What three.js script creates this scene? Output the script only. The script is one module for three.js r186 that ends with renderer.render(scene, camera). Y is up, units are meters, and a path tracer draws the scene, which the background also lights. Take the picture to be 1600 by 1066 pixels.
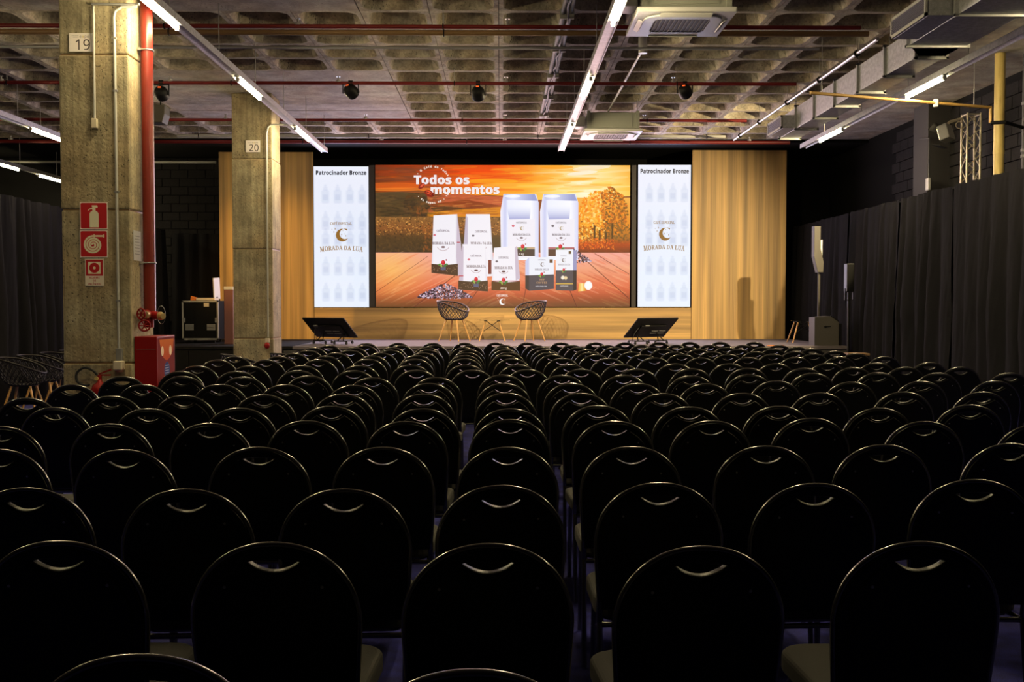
import * as THREE from 'three';
import { mergeGeometries } from 'three/addons/utils/BufferGeometryUtils.js';
import { RoundedBoxGeometry } from 'three/addons/geometries/RoundedBoxGeometry.js';
import { RectAreaLightUniformsLib } from 'three/addons/lights/RectAreaLightUniformsLib.js';
import { createNoise2D } from 'simplex-noise';

// ---------------------------------------------------------------- camera, exposure, light levels
const EYE = 1.55, FOCAL = 1650, CX = 800, CY = 533;          // focal length in pixels of the 1600 x 1066 frame
const scene = new THREE.Scene();
scene.background = new THREE.Color(0x000000);
const camera = new THREE.PerspectiveCamera(2 * Math.atan(533 / FOCAL) * 180 / Math.PI, 1600 / 1066, 0.05, 100);
camera.position.set(0, EYE, 0);
camera.rotation.order = 'YXZ';
camera.rotation.set(-Math.atan(58 / FOCAL), -Math.atan(18 / FOCAL), 0);
camera.updateMatrixWorld(true);
const renderer = new THREE.WebGLRenderer({ antialias: true });
renderer.toneMapping = THREE.LinearToneMapping;
renderer.toneMappingExposure = 1.0;
renderer.shadowMap.enabled = true;
RectAreaLightUniformsLib.init();
const TUBE_LIGHT = 110, TUBE_GLOW = 230, TUBE_COLOR = [1.0, 0.8, 0.44];       // ceiling tubes
const SCREEN_GLOW = 1.0, SCREEN_LIGHT = 7;                              // LED walls
const SPOT = 130, FLOOD = 150;                                                         // stage lamps, candela
const SPOT_COLOR = [1.0, 0.78, 0.42], AMBER = [1.0, 0.52, 0.1];

// ---------------------------------------------------------------- helpers
let seed = 20240611;
const rnd = () => { seed = (seed + 0x6D2B79F5) | 0; let t = Math.imul(seed ^ (seed >>> 15), 1 | seed); t = (t + Math.imul(t ^ (t >>> 7), 61 | t)) ^ t; return ((t ^ (t >>> 14)) >>> 0) / 4294967296; };
const rr = (a, b) => a + (b - a) * rnd();
const noise = createNoise2D(rnd);
const V = (x, y, z) => new THREE.Vector3(x, y, z);
const ray = (px, py) => V((px - CX) / FOCAL, (CY - py) / FOCAL, -1).applyQuaternion(camera.quaternion);
const atZ = (px, py, Z) => { const d = ray(px, py); return d.multiplyScalar(-Z / d.z).add(camera.position); };       // on the plane Z metres in front
const atY = (px, py, y) => { const d = ray(px, py); return d.multiplyScalar((y - EYE) / d.y).add(camera.position); }; // on a level plane
const atX = (px, py, x) => { const d = ray(px, py); return d.multiplyScalar(x / d.x).add(camera.position); };         // on a side plane
const lin = (r, g, b) => new THREE.Color().setRGB(r, g, b);
const taken = {};
function numbered(n) { if (!(n in taken)) { taken[n] = 0; return n; } taken[n]++; return n + '_' + String(taken[n]).padStart(3, '0'); }
function shade(o) { o.castShadow = true; o.receiveShadow = true; return o; }
function ud(o, label, category, group, kind) { if (label) o.userData.label = label; if (category) o.userData.category = category; if (group) o.userData.group = group; if (kind) o.userData.kind = kind; return o; }
function thing(name, label, category, pos = [0, 0, 0], ry = 0, group) {
  const g = new THREE.Group(); g.name = numbered(name); g.position.set(...pos); g.rotation.y = ry; scene.add(g); return ud(g, label, category, group);
}
function single(name, geo, mat, label, category, group) { const m = shade(new THREE.Mesh(geo, mat)); m.name = numbered(name); scene.add(m); return ud(m, label, category, group); }
function part(parent, name, geo, mat, pos, label) { const m = shade(new THREE.Mesh(Array.isArray(geo) ? join(geo) : geo, mat)); m.name = name; if (pos) m.position.set(...pos); parent.add(m); if (label) m.userData.label = label; return m; }
function structure(name, label) { const g = new THREE.Group(); g.name = numbered(name); scene.add(g); return ud(g, label, null, null, 'structure'); }
function clean(g) { const n = g.index ? g.toNonIndexed() : g; for (const k of Object.keys(n.attributes)) if (!['position', 'normal', 'uv'].includes(k)) n.deleteAttribute(k); if (!n.attributes.uv) n.setAttribute('uv', new THREE.BufferAttribute(new Float32Array(n.attributes.position.count * 2), 2)); n.morphAttributes = {}; return n; }
function join(list) { return mergeGeometries(list.map(clean)); }
function box(w, h, d, x = 0, y = 0, z = 0, e) { const g = new THREE.BoxGeometry(w, h, d); if (e) g.applyMatrix4(new THREE.Matrix4().makeRotationFromEuler(new THREE.Euler(...e))); return g.translate(x, y, z); }
function rbox(w, h, d, r, x = 0, y = 0, z = 0, e) { const g = new RoundedBoxGeometry(w, h, d, 2, r); if (e) g.applyMatrix4(new THREE.Matrix4().makeRotationFromEuler(new THREE.Euler(...e))); return g.translate(x, y, z); }
function cyl(a, b, r, r2 = r, seg = 12, open = false) {
  a = a.isVector3 ? a : V(...a); b = b.isVector3 ? b : V(...b);
  const g = new THREE.CylinderGeometry(r2, r, a.distanceTo(b), seg, 1, open);
  const q = new THREE.Quaternion().setFromUnitVectors(V(0, 1, 0), b.clone().sub(a).normalize());
  return g.applyQuaternion(q).translate((a.x + b.x) / 2, (a.y + b.y) / 2, (a.z + b.z) / 2);
}
function tube(pts, r, seg = 32, rad = 8, closed = false) { return new THREE.TubeGeometry(new THREE.CatmullRomCurve3(pts.map(p => p.isVector3 ? p : V(...p)), closed, 'centripetal'), seg, r, rad, closed); }
function poly(pts, r, rad = 6) { const l = []; for (let i = 0; i + 1 < pts.length; i++) l.push(cyl(pts[i], pts[i + 1], r, r, rad)); for (const p of pts.slice(1, -1)) l.push(new THREE.SphereGeometry(r, rad, 6).translate(...(p.isVector3 ? p.toArray() : p))); return join(l); }
// uv in metres from the dominant axis of each face
function metric(geo, ox = 0, oy = 0) {
  const g = clean(geo), p = g.attributes.position, n = g.attributes.normal, u = g.attributes.uv;
  for (let i = 0; i < p.count; i += 3) {
    const nx = Math.abs(n.getX(i)), ny = Math.abs(n.getY(i)), nz = Math.abs(n.getZ(i));
    for (let k = i; k < i + 3; k++) {
      if (nx >= ny && nx >= nz) u.setXY(k, p.getZ(k) + ox, p.getY(k) + oy); else if (ny >= nz) u.setXY(k, p.getX(k) + ox, p.getZ(k) + oy); else u.setXY(k, p.getX(k) + ox, p.getY(k) + oy);
    }
  }
  return g;
}
function shapeOf(pts) { const s = new THREE.Shape(); pts.forEach((p, i) => i ? s.lineTo(p[0], p[1]) : s.moveTo(p[0], p[1])); s.closePath(); return s; }
function roundRect(w, h, r, n = 6) { const o = []; for (const [cx, cy, a0] of [[w / 2 - r, h / 2 - r, 0], [-w / 2 + r, h / 2 - r, 90], [-w / 2 + r, -h / 2 + r, 180], [w / 2 - r, -h / 2 + r, 270]]) for (let i = 0; i <= n; i++) { const a = (a0 + 90 * i / n) * Math.PI / 180; o.push([cx + r * Math.cos(a), cy + r * Math.sin(a)]); } return o; }
function extrude(shape, depth, bevel = 0, seg = 2, curve = 12) { return new THREE.ExtrudeGeometry(shape, { depth, bevelEnabled: bevel > 0, bevelThickness: bevel, bevelSize: bevel, bevelOffset: -bevel, bevelSegments: seg, curveSegments: curve }); }

// ---------------------------------------------------------------- textures and materials
function dataTex(w, h, f, srgb = true, sx = 1, sy = 1) {        // f(u, v) -> [r, g, b] 0..255; one repeat covers sx by sy metres
  const d = new Uint8Array(w * h * 4);
  for (let j = 0; j < h; j++) for (let i = 0; i < w; i++) { const c = f(i / w, j / h), k = (j * w + i) * 4; d[k] = c[0]; d[k + 1] = c[1]; d[k + 2] = c[2]; d[k + 3] = 255; }
  const t = new THREE.DataTexture(d, w, h); t.wrapS = t.wrapT = THREE.MirroredRepeatWrapping; t.magFilter = THREE.LinearFilter; t.minFilter = THREE.LinearFilter; if (srgb) t.colorSpace = THREE.SRGBColorSpace; t.repeat.set(1 / sx, 1 / sy); t.needsUpdate = true; return t;
}
const clamp = v => Math.max(0, Math.min(255, v));
const fbm = (x, y, o = 4) => { let s = 0, a = 0.5; for (let i = 0; i < o; i++) { s += a * noise(x, y); x = x * 2.03 + 17; y = y * 2.03 + 5; a *= 0.5; } return s; };
function concrete(base, mott, boards, pits) {
  return (u, v) => {
    let m = 1 + mott * fbm(u * 5, v * 5, 5) + mott * 0.5 * fbm(u * 30 + 9, v * 30, 3);
    if (boards) { const b = u * 2 / boards, k = Math.floor(b), f = b - k; m *= 1 + 0.07 * noise(k * 7.3, 1.5) + 0.05 * fbm(u * 90, v * 4, 2); if (f < 0.05) m *= 0.9; }
    if (pits) { const q = fbm(u * 60 + 40, v * 40 + 3, 3); const dirty = fbm(u * 3 + 70, v * 2 + 20, 2); if (q > pits - 0.25 * dirty) m *= 0.55; if (boards) m *= 1 + 0.16 * fbm(u * 24, v * 1.6 + 8, 3); }
    const w = 1 + 0.06 * noise(u * 3 + 50, v * 3);
    return [clamp(base[0] * m), clamp(base[1] * m * (0.5 + 0.5 * w)), clamp(base[2] * m * w)];
  };
}
const STD = (o) => new THREE.MeshStandardMaterial(o), PHY = (o) => new THREE.MeshPhysicalMaterial(o);
const bump = (w, h, f, sx, sy) => dataTex(w, h, (u, v) => { const c = clamp(128 + 120 * f(u, v)); return [c, c, c]; }, false, sx, sy);
const texColumn = dataTex(1024, 1024, concrete([152, 140, 112], 0.2, 0.16, 0.5), true, 2, 2);
const texCoffer = dataTex(512, 512, concrete([158, 149, 134], 0.3, 0, 0.5), true, 1.7, 1.7);
const texSlab = dataTex(512, 512, concrete([158, 150, 142], 0.2, 0, 0.55), true, 2.2, 2.2);
const bumpConc = bump(512, 512, (u, v) => fbm(u * 40, v * 40, 4) * 0.8 - (fbm(u * 60 + 40, v * 40 + 3, 3) > 0.42 ? 0.8 : 0), 2, 2);
function woodTex(u, v) {
  const band = fbm(u * 9 + 2, v * 0.35, 3), fib = fbm(u * 110, v * 1.2 + 7, 3), fine = noise(u * 420, v * 5);
  const k = 1 + 0.36 * band + 0.15 * fib + 0.05 * fine;
  return [clamp(176 * k), clamp(143 * k * (1 - 0.03 * fib)), clamp(92 * k * (1 - 0.06 * band))];
}
const texWood = dataTex(1024, 512, woodTex, true, 2.4, 4.2);
const texWoodH = dataTex(512, 1024, (u, v) => woodTex(v, u), true, 4.2, 2.4);
const texBlock = dataTex(256, 256, (u, v) => { const m = 1 + 0.3 * fbm(u * 12, v * 12, 4); return [clamp(32 * m), clamp(31 * m), clamp(33 * m)]; }, true, 0.8, 0.8);
const bumpBlock = bump(256, 256, (u, v) => fbm(u * 60, v * 60, 3), 0.8, 0.8);
const texCarpet = dataTex(512, 512, (u, v) => { const m = 1 + 0.35 * fbm(u * 6, v * 6, 3) + 0.5 * noise(u * 260, v * 260); return [clamp(38 * m), clamp(39 * m), clamp(112 * m)]; }, true, 1.2, 1.2);
const texStage = dataTex(512, 512, (u, v) => { const m = 1 + 0.12 * fbm(u * 5, v * 5, 4) + 0.2 * noise(u * 240, v * 240); return [clamp(98 * m), clamp(90 * m), clamp(93 * m)]; }, true, 1.5, 1.5);
const bumpWeave = bump(256, 256, (u, v) => 0.5 * Math.sin(u * 400) * Math.sin(v * 400) + 0.4 * noise(u * 60, v * 60), 0.4, 0.4);
const texZinc = dataTex(256, 256, (u, v) => { const m = 1 + 0.14 * fbm(u * 10, v * 10, 3) + 0.08 * noise(u * 60, v * 60); return [clamp(176 * m), clamp(178 * m), clamp(180 * m)]; }, true, 0.9, 0.9);
const M = {
  column: STD({ map: texColumn, bumpMap: bumpConc, bumpScale: 0.006, roughness: 0.92 }),
  coffer: STD({ map: texCoffer, bumpMap: bumpConc, bumpScale: 0.006, roughness: 0.95 }),
  slab: STD({ map: texSlab, bumpMap: bumpConc, bumpScale: 0.004, roughness: 0.9 }),
  wood: STD({ map: texWood, roughness: 0.55 }), woodH: STD({ map: texWoodH, roughness: 0.55 }),
  block: PHY({ specularIntensity: 0.3, map: texBlock, bumpMap: bumpBlock, bumpScale: 0.004, roughness: 0.85 }),
  blackWall: PHY({ color: lin(0.006, 0.006, 0.0065), roughness: 0.9, specularIntensity: 0.25 }), greyWall: STD({ color: lin(0.1, 0.098, 0.095), roughness: 0.9 }),
  carpet: STD({ map: texCarpet, roughness: 1 }), stage: STD({ map: texStage, roughness: 0.9 }), stageFront: STD({ color: lin(0.05, 0.047, 0.042), roughness: 0.85 }),
  drape: PHY({ color: lin(0.0125, 0.0122, 0.0142), roughness: 0.95, specularIntensity: 0.08, bumpMap: bumpWeave, bumpScale: 0.001 }),
  zinc: STD({ map: texZinc, metalness: 0.75, roughness: 0.42 }), duct: STD({ map: texZinc, metalness: 0.8, roughness: 0.5 }),
  whiteMetal: STD({ color: lin(0.42, 0.42, 0.4), roughness: 0.45 }), white: STD({ color: lin(0.5, 0.5, 0.5), roughness: 0.4 }),
  grille: STD({ color: lin(0.08, 0.08, 0.09), roughness: 0.6 }), steel: STD({ color: lin(0.45, 0.45, 0.46), metalness: 0.9, roughness: 0.35 }),
  redPipe: PHY({ color: lin(0.15, 0.008, 0.003), roughness: 0.4, clearcoat: 0.2, clearcoatRoughness: 0.2 }), redDull: STD({ color: lin(0.16, 0.008, 0.007), roughness: 0.5 }),
  redCab: PHY({ color: lin(0.24, 0.005, 0.005), roughness: 0.5, specularIntensity: 0.5 }), yellow: STD({ color: lin(0.6, 0.46, 0.16), roughness: 0.45 }), brass: STD({ color: lin(0.6, 0.45, 0.22), metalness: 0.8, roughness: 0.4 }),
  brown: STD({ color: lin(0.24, 0.14, 0.06), roughness: 0.5 }),
  black: PHY({ color: lin(0.008, 0.008, 0.009), roughness: 0.5, specularIntensity: 0.4 }), blackGloss: PHY({ color: lin(0.004, 0.004, 0.004), roughness: 0.32 }), rubber: STD({ color: lin(0.015, 0.015, 0.015), roughness: 0.8 }),
  shell: PHY({ color: lin(0.0028, 0.0028, 0.003), roughness: 0.36, specularIntensity: 0.55 }), rim: STD({ color: lin(0.22, 0.215, 0.21), metalness: 1, roughness: 0.24 }),
  seat: STD({ color: lin(0.05, 0.048, 0.042), roughness: 0.9, bumpMap: bumpWeave, bumpScale: 0.0008 }), screw: STD({ color: lin(0.5, 0.5, 0.44), metalness: 0.8, roughness: 0.4 }),
  basket: PHY({ color: lin(0.012, 0.01, 0.011), roughness: 0.5, specularIntensity: 0.5 }), beech: STD({ color: lin(0.56, 0.3, 0.09), roughness: 0.45 }),
  lectern: STD({ color: lin(0.07, 0.063, 0.053), roughness: 0.6 }), caseWood: PHY({ color: lin(0.005, 0.005, 0.005), roughness: 0.7, specularIntensity: 0.2 }), alu: STD({ color: lin(0.55, 0.54, 0.5), metalness: 0.7, roughness: 0.4 }),
  maroon: STD({ color: lin(0.16, 0.06, 0.05), roughness: 0.5 }), trussAlu: STD({ color: lin(0.7, 0.63, 0.48), metalness: 0.5, roughness: 0.45 }),
  beige: STD({ color: lin(0.62, 0.55, 0.42), roughness: 0.5 }), cable: STD({ color: lin(0.06, 0.06, 0.065), roughness: 0.6 }), orange: STD({ color: lin(0.75, 0.2, 0.02), roughness: 0.6 }),
  padding: PHY({ color: lin(0.008, 0.008, 0.008), roughness: 0.95, specularIntensity: 0.1 }), wing: PHY({ color: lin(0.012, 0.011, 0.01), roughness: 0.95, specularIntensity: 0.2 }),
  grey: STD({ color: lin(0.2, 0.2, 0.2), roughness: 0.6 }),
};
function canvasMat(w, h, draw, emissive = 0, o = {}) {
  const c = document.createElement('canvas'); c.width = w; c.height = h; const x = c.getContext('2d'); draw(x, w, h);
  const t = new THREE.CanvasTexture(c); t.colorSpace = THREE.SRGBColorSpace; t.magFilter = THREE.LinearFilter;
  return emissive ? STD({ color: 0x000000, emissive: 0xffffff, emissiveMap: t, emissiveIntensity: emissive, roughness: 0.6, ...o }) : STD({ map: t, roughness: 0.55, ...o });
}
// ---------------------------------------------------------------- the shell of the hall
const CEIL = EYE + 3.33, BACK = 24, WALL_R = 7.45, WALL_L = -11.5, FRONT = -7;      // z of the wall behind the camera is +7
const midX = (WALL_R + WALL_L) / 2, lenX = WALL_R - WALL_L, midZ = -(BACK + FRONT) / 2, lenZ = BACK - FRONT;
{
  const f = structure('floor', 'dark blue carpet under the rows of chairs');
  part(f, 'carpet', metric(box(lenX + 0.6, 0.2, lenZ + 0.6, midX, -0.1, midZ)), M.carpet);
}
const wallBack = structure('wall_back', 'black painted concrete block wall behind the stage');
part(wallBack, 'wall_core', metric(box(lenX + 0.6, CEIL + 1, 0.3, midX, (CEIL + 1) / 2 - 0.1, -BACK - 0.16)), M.blackWall);
const wallRight = structure('wall_right', 'black painted concrete block wall behind the long curtain');
part(wallRight, 'wall_core', metric(box(0.3, CEIL + 1, lenZ, WALL_R + 0.16, (CEIL + 1) / 2 - 0.1, midZ)), M.blackWall);
const wallLeft = structure('wall_left', 'dark wall behind the curtain on the column side');
part(wallLeft, 'wall_core', box(0.3, CEIL + 1, lenZ, WALL_L - 0.16, (CEIL + 1) / 2 - 0.1, midZ), M.greyWall);
const wallFront = structure('wall_front', 'dark rear wall of the hall');
part(wallFront, 'wall_core', box(lenX, CEIL + 1, 0.3, midX, (CEIL + 1) / 2 - 0.1, -FRONT + 0.16), M.blackWall);
{
  const bw = 0.39, bh = 0.19, gap = 0.011;
  const variants = [0, 1, 2, 3].map(k => metric(rbox(bw - gap, bh - gap, 0.05, 0.006), k * 0.37, k * 0.23));
  const variantsR = variants.map((g, k) => metric(rbox(0.05, bh - gap, bw - gap, 0.006), k * 0.37, k * 0.23));
  let n = 0;
  for (let r = 6; r < 26; r++) for (let x = -8.2 + (r % 2) * bw / 2; x < -5.9; x += bw) part(wallBack, 'block', variants[n++ % 4], M.block, [x, 0.1 + r * bh, -BACK + 0.012 + rr(0, 0.005)]);
  for (let r = 15; r < 25; r++) for (let z = 12.6 + (r % 2) * bw / 2; z < 20; z += bw) part(wallRight, 'block', variantsR[n++ % 4], M.block, [WALL_R - 0.012 - rr(0, 0.005), 0.1 + r * bh, -z]);
}
// coffered concrete ceiling: one mesh for each coffer
const PX = 0.79, PZ = 0.775, X0 = -0.02, Z0 = 15.26;
const ceiling = structure('ceiling', 'raw concrete waffle ceiling with deep coffers');
function cofferGeo(vx) {
  const n = 24, rings = [];
  const sq = (w, h) => { const o = []; for (let i = 0; i < n; i++) { const a = (i + 0.5) / n * 2 * Math.PI, c = Math.cos(a), s = Math.sin(a), k = Math.min(w / 2 / Math.abs(c), h / 2 / Math.abs(s)); o.push([c * k, s * k]); } for (const [sx, sy] of [[1, 1], [-1, 1], [-1, -1], [1, -1]]) { let b = 0, bd = 9; o.forEach((p, i) => { const d = Math.hypot(p[0] - sx * w / 2, p[1] - sy * h / 2); if (d < bd) { bd = d; b = i; } }); o[b] = [sx * w / 2, sy * h / 2]; } return o; };
  const sup = (w, h, e) => { const o = []; for (let i = 0; i < n; i++) { const a = (i + 0.5) / n * 2 * Math.PI, c = Math.cos(a), s = Math.sin(a), k = 1 / Math.pow(Math.pow(Math.abs(c) / (w / 2), e) + Math.pow(Math.abs(s) / (h / 2), e), 1 / e); o.push([c * k, s * k]); } return o; };
  const W = PX - 0.008, H = PZ - 0.004;
  rings.push([sq(W, H), 0.05], [sq(W, H), 0], [sup(PX - 0.1, PZ - 0.085, 6), 0], [sup(PX - 0.112, PZ - 0.097, 6), 0.012], [sup(PX - 0.19, PZ - 0.18, 5), 0.16], [sup(PX - 0.27, PZ - 0.26, 4.5), 0.3], [sup(PX - 0.36, PZ - 0.35, 4), 0.34]);
  const p = []; const tri = (a, b, c) => p.push(...a, ...b, ...c);
  const P = ([x, z], y) => [x, y, z];
  for (let r = 0; r + 1 < rings.length; r++) for (let i = 0; i < n; i++) { const j = (i + 1) % n, [A, ya] = rings[r], [B, yb] = rings[r + 1]; tri(P(A[i], ya), P(B[i], yb), P(A[j], ya)); tri(P(A[j], ya), P(B[i], yb), P(B[j], yb)); }
  const [L, yl] = rings[rings.length - 1]; for (let i = 0; i < n; i++) tri(P(L[i], yl), [0, yl, 0], P(L[(i + 1) % n], yl));
  const g = new THREE.BufferGeometry(); g.setAttribute('position', new THREE.Float32BufferAttribute(p, 3)); g.computeVertexNormals(); g.setAttribute('uv', new THREE.Float32BufferAttribute(new Float32Array(p.length / 3 * 2), 2));
  return metric(g, vx * 0.61, vx * 0.43);
}
const coffers = [0, 1, 2, 3, 4].map(cofferGeo);
const rest = []; let nCoffer = 0;
const solid = (kx, kz) => (kx >= -7 && kx < -2 && ((kz >= 0 && kz < 5) || (kz >= -9 && kz < -4))) || kx >= 7;   // flat heads round the columns, flat strip by the wall
for (let kz = -6; kz < 8; kz++) for (let kx = -14; kx < 7; kx++) {
  if (solid(kx, kz)) continue;
  const x = X0 + (kx + 0.5) * PX, z = -(Z0 + (kz + 0.5) * PZ), g = coffers[Math.floor(rnd() * 5)];
  const seen = x > -9.9 && Math.abs(x) < (-z) * 0.53;
  if (seen && nCoffer < 300) { part(ceiling, 'coffer', g, M.coffer, [x, CEIL, z]); nCoffer++; } else rest.push(g.clone().translate(x, CEIL, z));
}
if (rest.length) part(ceiling, 'coffer_field', rest, M.coffer).userData.kind = 'stuff';
{ // flat slabs, each cast in strips
  const slab = (name, xa, xb, za, zb, y = CEIL) => part(ceiling, name, metric(box(xb - xa, 0.2, zb - za, (xa + xb) / 2, y + 0.1, -(za + zb) / 2)), M.slab);
  const zc = k => Z0 + k * PZ, xc = k => X0 + k * PX;
  for (let i = 0; i < 5; i++) { slab('slab_strip', xc(-7), xc(-2) - 0.01, zc(i) + 0.004, zc(i + 1) - 0.004, CEIL + rr(-0.004, 0.004)); slab('slab_strip', xc(-7), xc(-2) - 0.01, zc(i - 9) + 0.004, zc(i - 8) - 0.004, CEIL + rr(-0.004, 0.004)); }
  for (let i = 0; i < 8; i++) slab('slab_strip', xc(7), WALL_R + 0.3, FRONT + i * 3.9, FRONT + (i + 1) * 3.9 - 0.006, CEIL + rr(-0.004, 0.004));
  slab('slab_strip', WALL_L - 0.3, xc(-14), FRONT - 0.3, BACK);
  slab('slab_strip', xc(-14), xc(7), FRONT - 0.3, zc(-9));
  slab('slab_strip', xc(-14), xc(-7), zc(-9), zc(-6)); slab('slab_strip', xc(-2), xc(7), zc(-9), zc(-6));
  part(ceiling, 'roof_deck', box(lenX + 0.6, 0.2, lenZ + 0.6, midX, CEIL + 0.62, midZ), M.blackWall);
  const b = structure('ceiling_beam', 'black painted beam over the back of the stage');
  part(b, 'beam', box(lenX, 0.32, BACK - zc(8), midX, CEIL + 0.1, -(BACK + zc(8)) / 2), M.blackWall);
}
// concrete columns in three lifts
function column(xr, zf, label, off) {
  const w = 0.64, g = structure('concrete_column', label); g.userData.category = 'column';
  const lifts = [0, 1.0, 2.42, 3.84, CEIL];
  for (let i = 0; i < 4; i++) {
    const h = lifts[i + 1] - lifts[i];
    part(g, 'lift', metric(rbox(w - (i % 2) * 0.008, h - 0.008, w - (i % 2) * 0.008, 0.018, xr - w / 2, lifts[i] + h / 2, -zf - w / 2), off + i * 0.7, off * 2 + i * 0.31), M.column);
    if (i) part(g, 'joint', box(w - 0.03, 0.03, w - 0.03, xr - w / 2, lifts[i], -zf - w / 2), M.brown);
  }
  return g;
}
const C19 = { x: -3.42, z: 9.83 }, C20 = { x: -3.61, z: 16.83 };
column(C19.x, C19.z, 'concrete column with the number 19 plate and red fire signs', 0.3);
column(C20.x, C20.z, 'concrete column with the number 20 plate beside the stage', 1.1);
{ // dark pilaster and grey pier by the walls
  const p = structure('wall_pilaster', 'dark grey pilaster standing against the block wall'); p.userData.category = 'pilaster';
  part(p, 'shaft', rbox(0.4, CEIL, 0.62, 0.01, 7.25, CEIL / 2, -17.75), STD({ color: lin(0.035, 0.033, 0.035), roughness: 0.8 }));
  const q = structure('wall_pier', 'grey pier beyond the curtain on the column side'); q.userData.category = 'pier';
  part(q, 'shaft', rbox(0.6, CEIL, 0.6, 0.01, -10.9, CEIL / 2, -21.2), M.greyWall);
}
// stage
const STAGE_Y = EYE - 0.75, STAGE_Z = 18.75;
{
  const s = structure('stage_floor', 'low stage platform with grey carpet'); s.userData.category = 'stage';
  const xl = -7.2, xr = 6.18;
  part(s, 'wing_deck', rbox(3.5, 0.06, BACK - 0.1 - STAGE_Z, 0.012, -5.45, STAGE_Y - 0.031, -(BACK - 0.1 + STAGE_Z) / 2), M.wing, null, 'black side wing of the stage');
  part(s, 'deck', metric(rbox(xr + 3.69, 0.06, BACK - 0.1 - STAGE_Z, 0.012, (xr - 3.69) / 2, STAGE_Y - 0.03, -(BACK - 0.1 + STAGE_Z) / 2)), M.stage);
  for (let i = 0; i < 8; i++) { const w = (xr - xl) / 8; part(s, 'fascia_panel', box(w - 0.012, STAGE_Y - 0.07, 0.03, xl + (i + 0.5) * w, (STAGE_Y - 0.07) / 2, -STAGE_Z - 0.03), i < 2 ? M.wing : M.stageFront); }
  part(s, 'side_panel', box(0.03, STAGE_Y - 0.07, 5, xr - 0.04, (STAGE_Y - 0.07) / 2, -21.3), M.stageFront);
}
// wood-grain backdrop flats
const WALLZ = 22.3, pxm = FOCAL / WALLZ;
const bx = px => atZ(px, 400, WALLZ).x, by = py => atZ(782, py, WALLZ).y;
{
  const panel = (px0, px1, ytop, mat, label, depth = 0.12) => {
    const xa = bx(px0), xb = bx(px1), h = ytop - STAGE_Y;
    const t = thing('backdrop_flat', label, 'backdrop', [(xa + xb) / 2, STAGE_Y, -WALLZ - depth / 2]);
    part(t, 'face_board', metric(rbox(xb - xa - 0.004, h - 0.004, 0.03, 0.004, 0, h / 2, depth / 2 - 0.015), px0 * 0.01, 0.4), mat);
    part(t, 'frame', [box(0.04, h - 0.02, depth - 0.03, -(xb - xa) / 2 + 0.03, h / 2, -0.015), box(0.04, h - 0.02, depth - 0.03, (xb - xa) / 2 - 0.03, h / 2, -0.015)], M.caseWood);
    return t;
  };
  panel(343, 490, by(238), M.wood, 'tall wood-grain backdrop flat partly behind the number 20 column');
  panel(1081, 1228, by(234), M.wood, 'tall wood-grain backdrop flat beside the curtain end of the stage');
  panel(490.5, 1080.5, by(480.9), M.woodH, 'low wood-grain backdrop board running under the LED screens', 0.1);
}
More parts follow.
